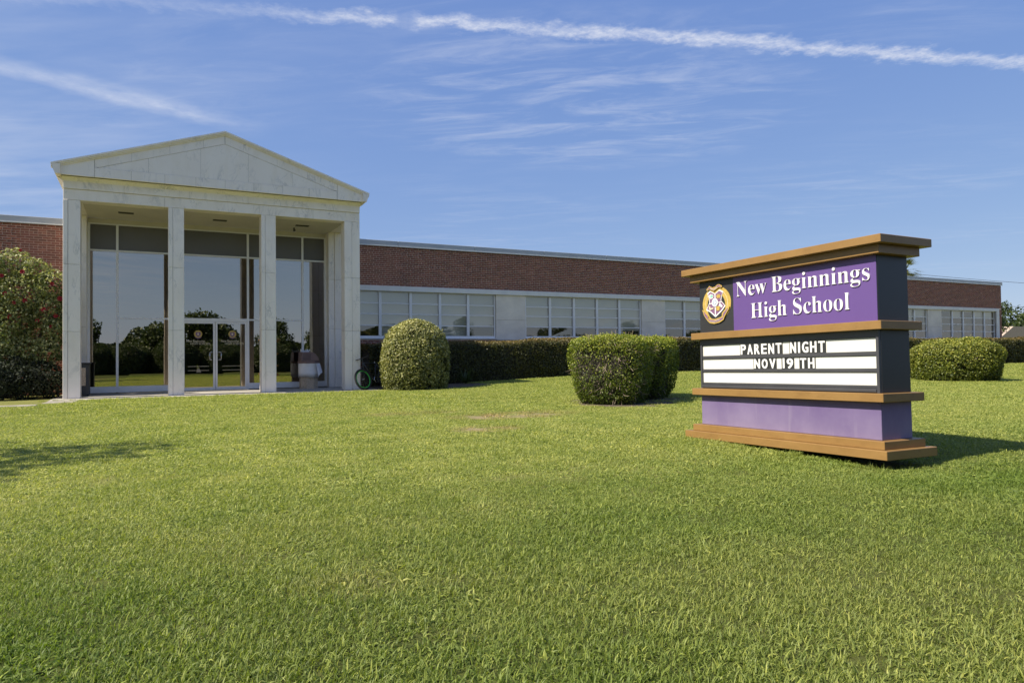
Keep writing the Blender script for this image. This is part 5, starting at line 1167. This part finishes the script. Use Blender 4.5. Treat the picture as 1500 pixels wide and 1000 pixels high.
def scatter(d0, d1, dens, scale):
    s = 1.0 / math.sqrt(dens)           # jittered grid, so that no bare gaps are left
    a0 = np.arange(d0 - 1, d1 + 1, s); b0 = np.arange(-0.83 * d1 - 0.5, 0.83 * d1 + 0.5, s)
    d, u = (q.ravel() for q in np.meshgrid(a0, b0)); d = d + r.uniform(-0.55, 0.55, len(d)) * s; u = u + r.uniform(-0.55, 0.55, len(u)) * s
    kk = (d >= d0) & (d < d1) & (np.abs(u) < 0.83 * d + 0.4); d, u = d[kk], u[kk]; n = len(d)
    x = CAM[0] + _f[0] * d + _r[0] * u; y = CAM[1] + _f[1] * d + _r[1] * u
    ok = (y < 1.25) | ((x > 47.3) & (y < 30)); ok &= ~((x > -0.42) & (x < 8.2) & (y > -0.86)); ok &= ~((x < -0.1) & (y > -2.15))
    ok &= ~((np.abs(x + 0.62) < 0.42) & (np.abs(y + 2.42) < 0.30)) & ~((np.abs(x - 0.1) < 0.36) & (np.abs(y + 1.42) < 0.48)) & ~((x > 7.95) & (x < 9.05) & (y > -1.08))
    # sign footprint and beds
    ok &= ~((x > 7.74) & (x < 8.36) & (y > -16.84) & (y < -14.2))
    cb, sb = math.cos(0.55), math.sin(0.55); ux = (x - 11.3) * cb + (y + 8.3) * sb; uy = -(x - 11.3) * sb + (y + 8.3) * cb
    ok &= ~(((ux / 1.85) ** 2 + (uy / 1.2) ** 2 < 1) & (r.random(n) < 0.93))
    ok &= ~(((x - 9.9) / 2.05) ** 2 + ((y - 0.1) / 1.45) ** 2 < 1)
    for (wx, wy, rx, ry, k) in ((7.4, -10.1, 1.25, 0.72, 0.75), (6.1, -11.9, 0.55, 0.5, 0.65), (6.0, -8.7, 1.2, 0.45, 0.25)):
        ok &= ~((((x - wx) / rx) ** 2 + ((y - wy) / ry) ** 2 < r.uniform(0.3, 1.2, n)) & (r.random(n) < k))
    x, y = x[ok], y[ok]; PX.append(np.stack([x, y, gz(x, y)], 1)); m_ = len(x)
    dd = np.hypot(x - CAM[0], y - CAM[1]); IDX.append(np.where(r.random(m_) < np.clip((dd - 3.0) / 7.0, 0.1, 0.9), r.integers(8, 12, m_), r.integers(0, 5, m_))); ROT.append(r.uniform(0, 6.283, m_)); SCL.append(scale * r.uniform(0.75, 1.25, m_) * (1 + 0.25 * lumps(np.stack([x, y, 0 * x], 1), 1.1, 5)))
scatter(1.2, 6.0, 46, 0.95); scatter(6.0, 13.0, 32, 1.0); scatter(13.0, 26.0, 15, 1.35); scatter(26.0, 60.0, 5, 2.0)
# long unmown blades along the foot of the sign, the beds and the porch edge
def edge_tufts(pts, sc=1.0):
    pts = np.array(pts); PX.append(np.stack([pts[:, 0], pts[:, 1], gz(pts[:, 0], pts[:, 1])], 1)); m_ = len(pts)
    IDX.append(r.integers(5, 8, m_)); ROT.append(r.uniform(0, 6.283, m_)); SCL.append(sc * r.uniform(0.5, 1.1, m_))
edge_tufts([(7.60 + r.normal(0, 0.05), r.uniform(-17.0, -14.1)) for _ in range(40)], 0.7); edge_tufts([(r.uniform(7.6, 8.5), -17.0 + r.normal(0, 0.05)) for _ in range(5)], 0.5)
edge_tufts([(r.uniform(-0.4, 8.0), -0.82 + r.normal(0, 0.03)) for _ in range(90)], 0.6); edge_tufts([(r.uniform(9.0, 13.5), r.uniform(-9.9, -7.0)) for _ in range(26)], 0.7)
edge_tufts([(r.uniform(2.0, 16), r.uniform(-19.5, -3)) for _ in range(160)], 0.65)
PX = np.concatenate(PX); IDX = np.concatenate(IDX); ROT = np.concatenate(ROT); SCL = np.concatenate(SCL)
pme = bpy.data.meshes.new('grass_points'); pme.vertices.add(len(PX)); pme.vertices.foreach_set('co', PX.astype(np.float32).ravel())
for nm, ty_, a in (('idx', 'INT', IDX.astype(np.int32)), ('rot', 'FLOAT', ROT.astype(np.float32)), ('scl', 'FLOAT', SCL.astype(np.float32))):
    at_ = pme.attributes.new(nm, ty_, 'POINT'); at_.data.foreach_set('value', a)
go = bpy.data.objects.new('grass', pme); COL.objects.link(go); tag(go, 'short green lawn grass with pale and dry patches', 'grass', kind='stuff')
ng = bpy.data.node_groups.new('scatter_turf', 'GeometryNodeTree')
ng.interface.new_socket('Geometry', in_out='INPUT', socket_type='NodeSocketGeometry'); ng.interface.new_socket('Geometry', in_out='OUTPUT', socket_type='NodeSocketGeometry')
N, L = ng.nodes, ng.links
gi = N.new('NodeGroupInput'); gout = N.new('NodeGroupOutput'); ci = N.new('GeometryNodeCollectionInfo'); ci.inputs['Collection'].default_value = tufts
ci.inputs['Separate Children'].default_value = True; ci.inputs['Reset Children'].default_value = True
ip = N.new('GeometryNodeInstanceOnPoints'); L.new(gi.outputs[0], ip.inputs['Points']); L.new(ci.outputs[0], ip.inputs['Instance']); ip.inputs['Pick Instance'].default_value = True
def named(nm, t):
    n = N.new('GeometryNodeInputNamedAttribute'); n.data_type = t; n.inputs['Name'].default_value = nm; return n.outputs[0]
L.new(named('idx', 'INT'), ip.inputs['Instance Index'])
cx_ = N.new('ShaderNodeCombineXYZ'); L.new(named('rot', 'FLOAT'), cx_.inputs[2]); L.new(cx_.outputs[0], ip.inputs['Rotation']); L.new(named('scl', 'FLOAT'), ip.inputs['Scale'])
L.new(ip.outputs[0], gout.inputs[0])
mod = go.modifiers.new('turf', 'NODES'); mod.node_group = ng
for o in bpy.data.objects:
    if '_at' in o: del o['_at']
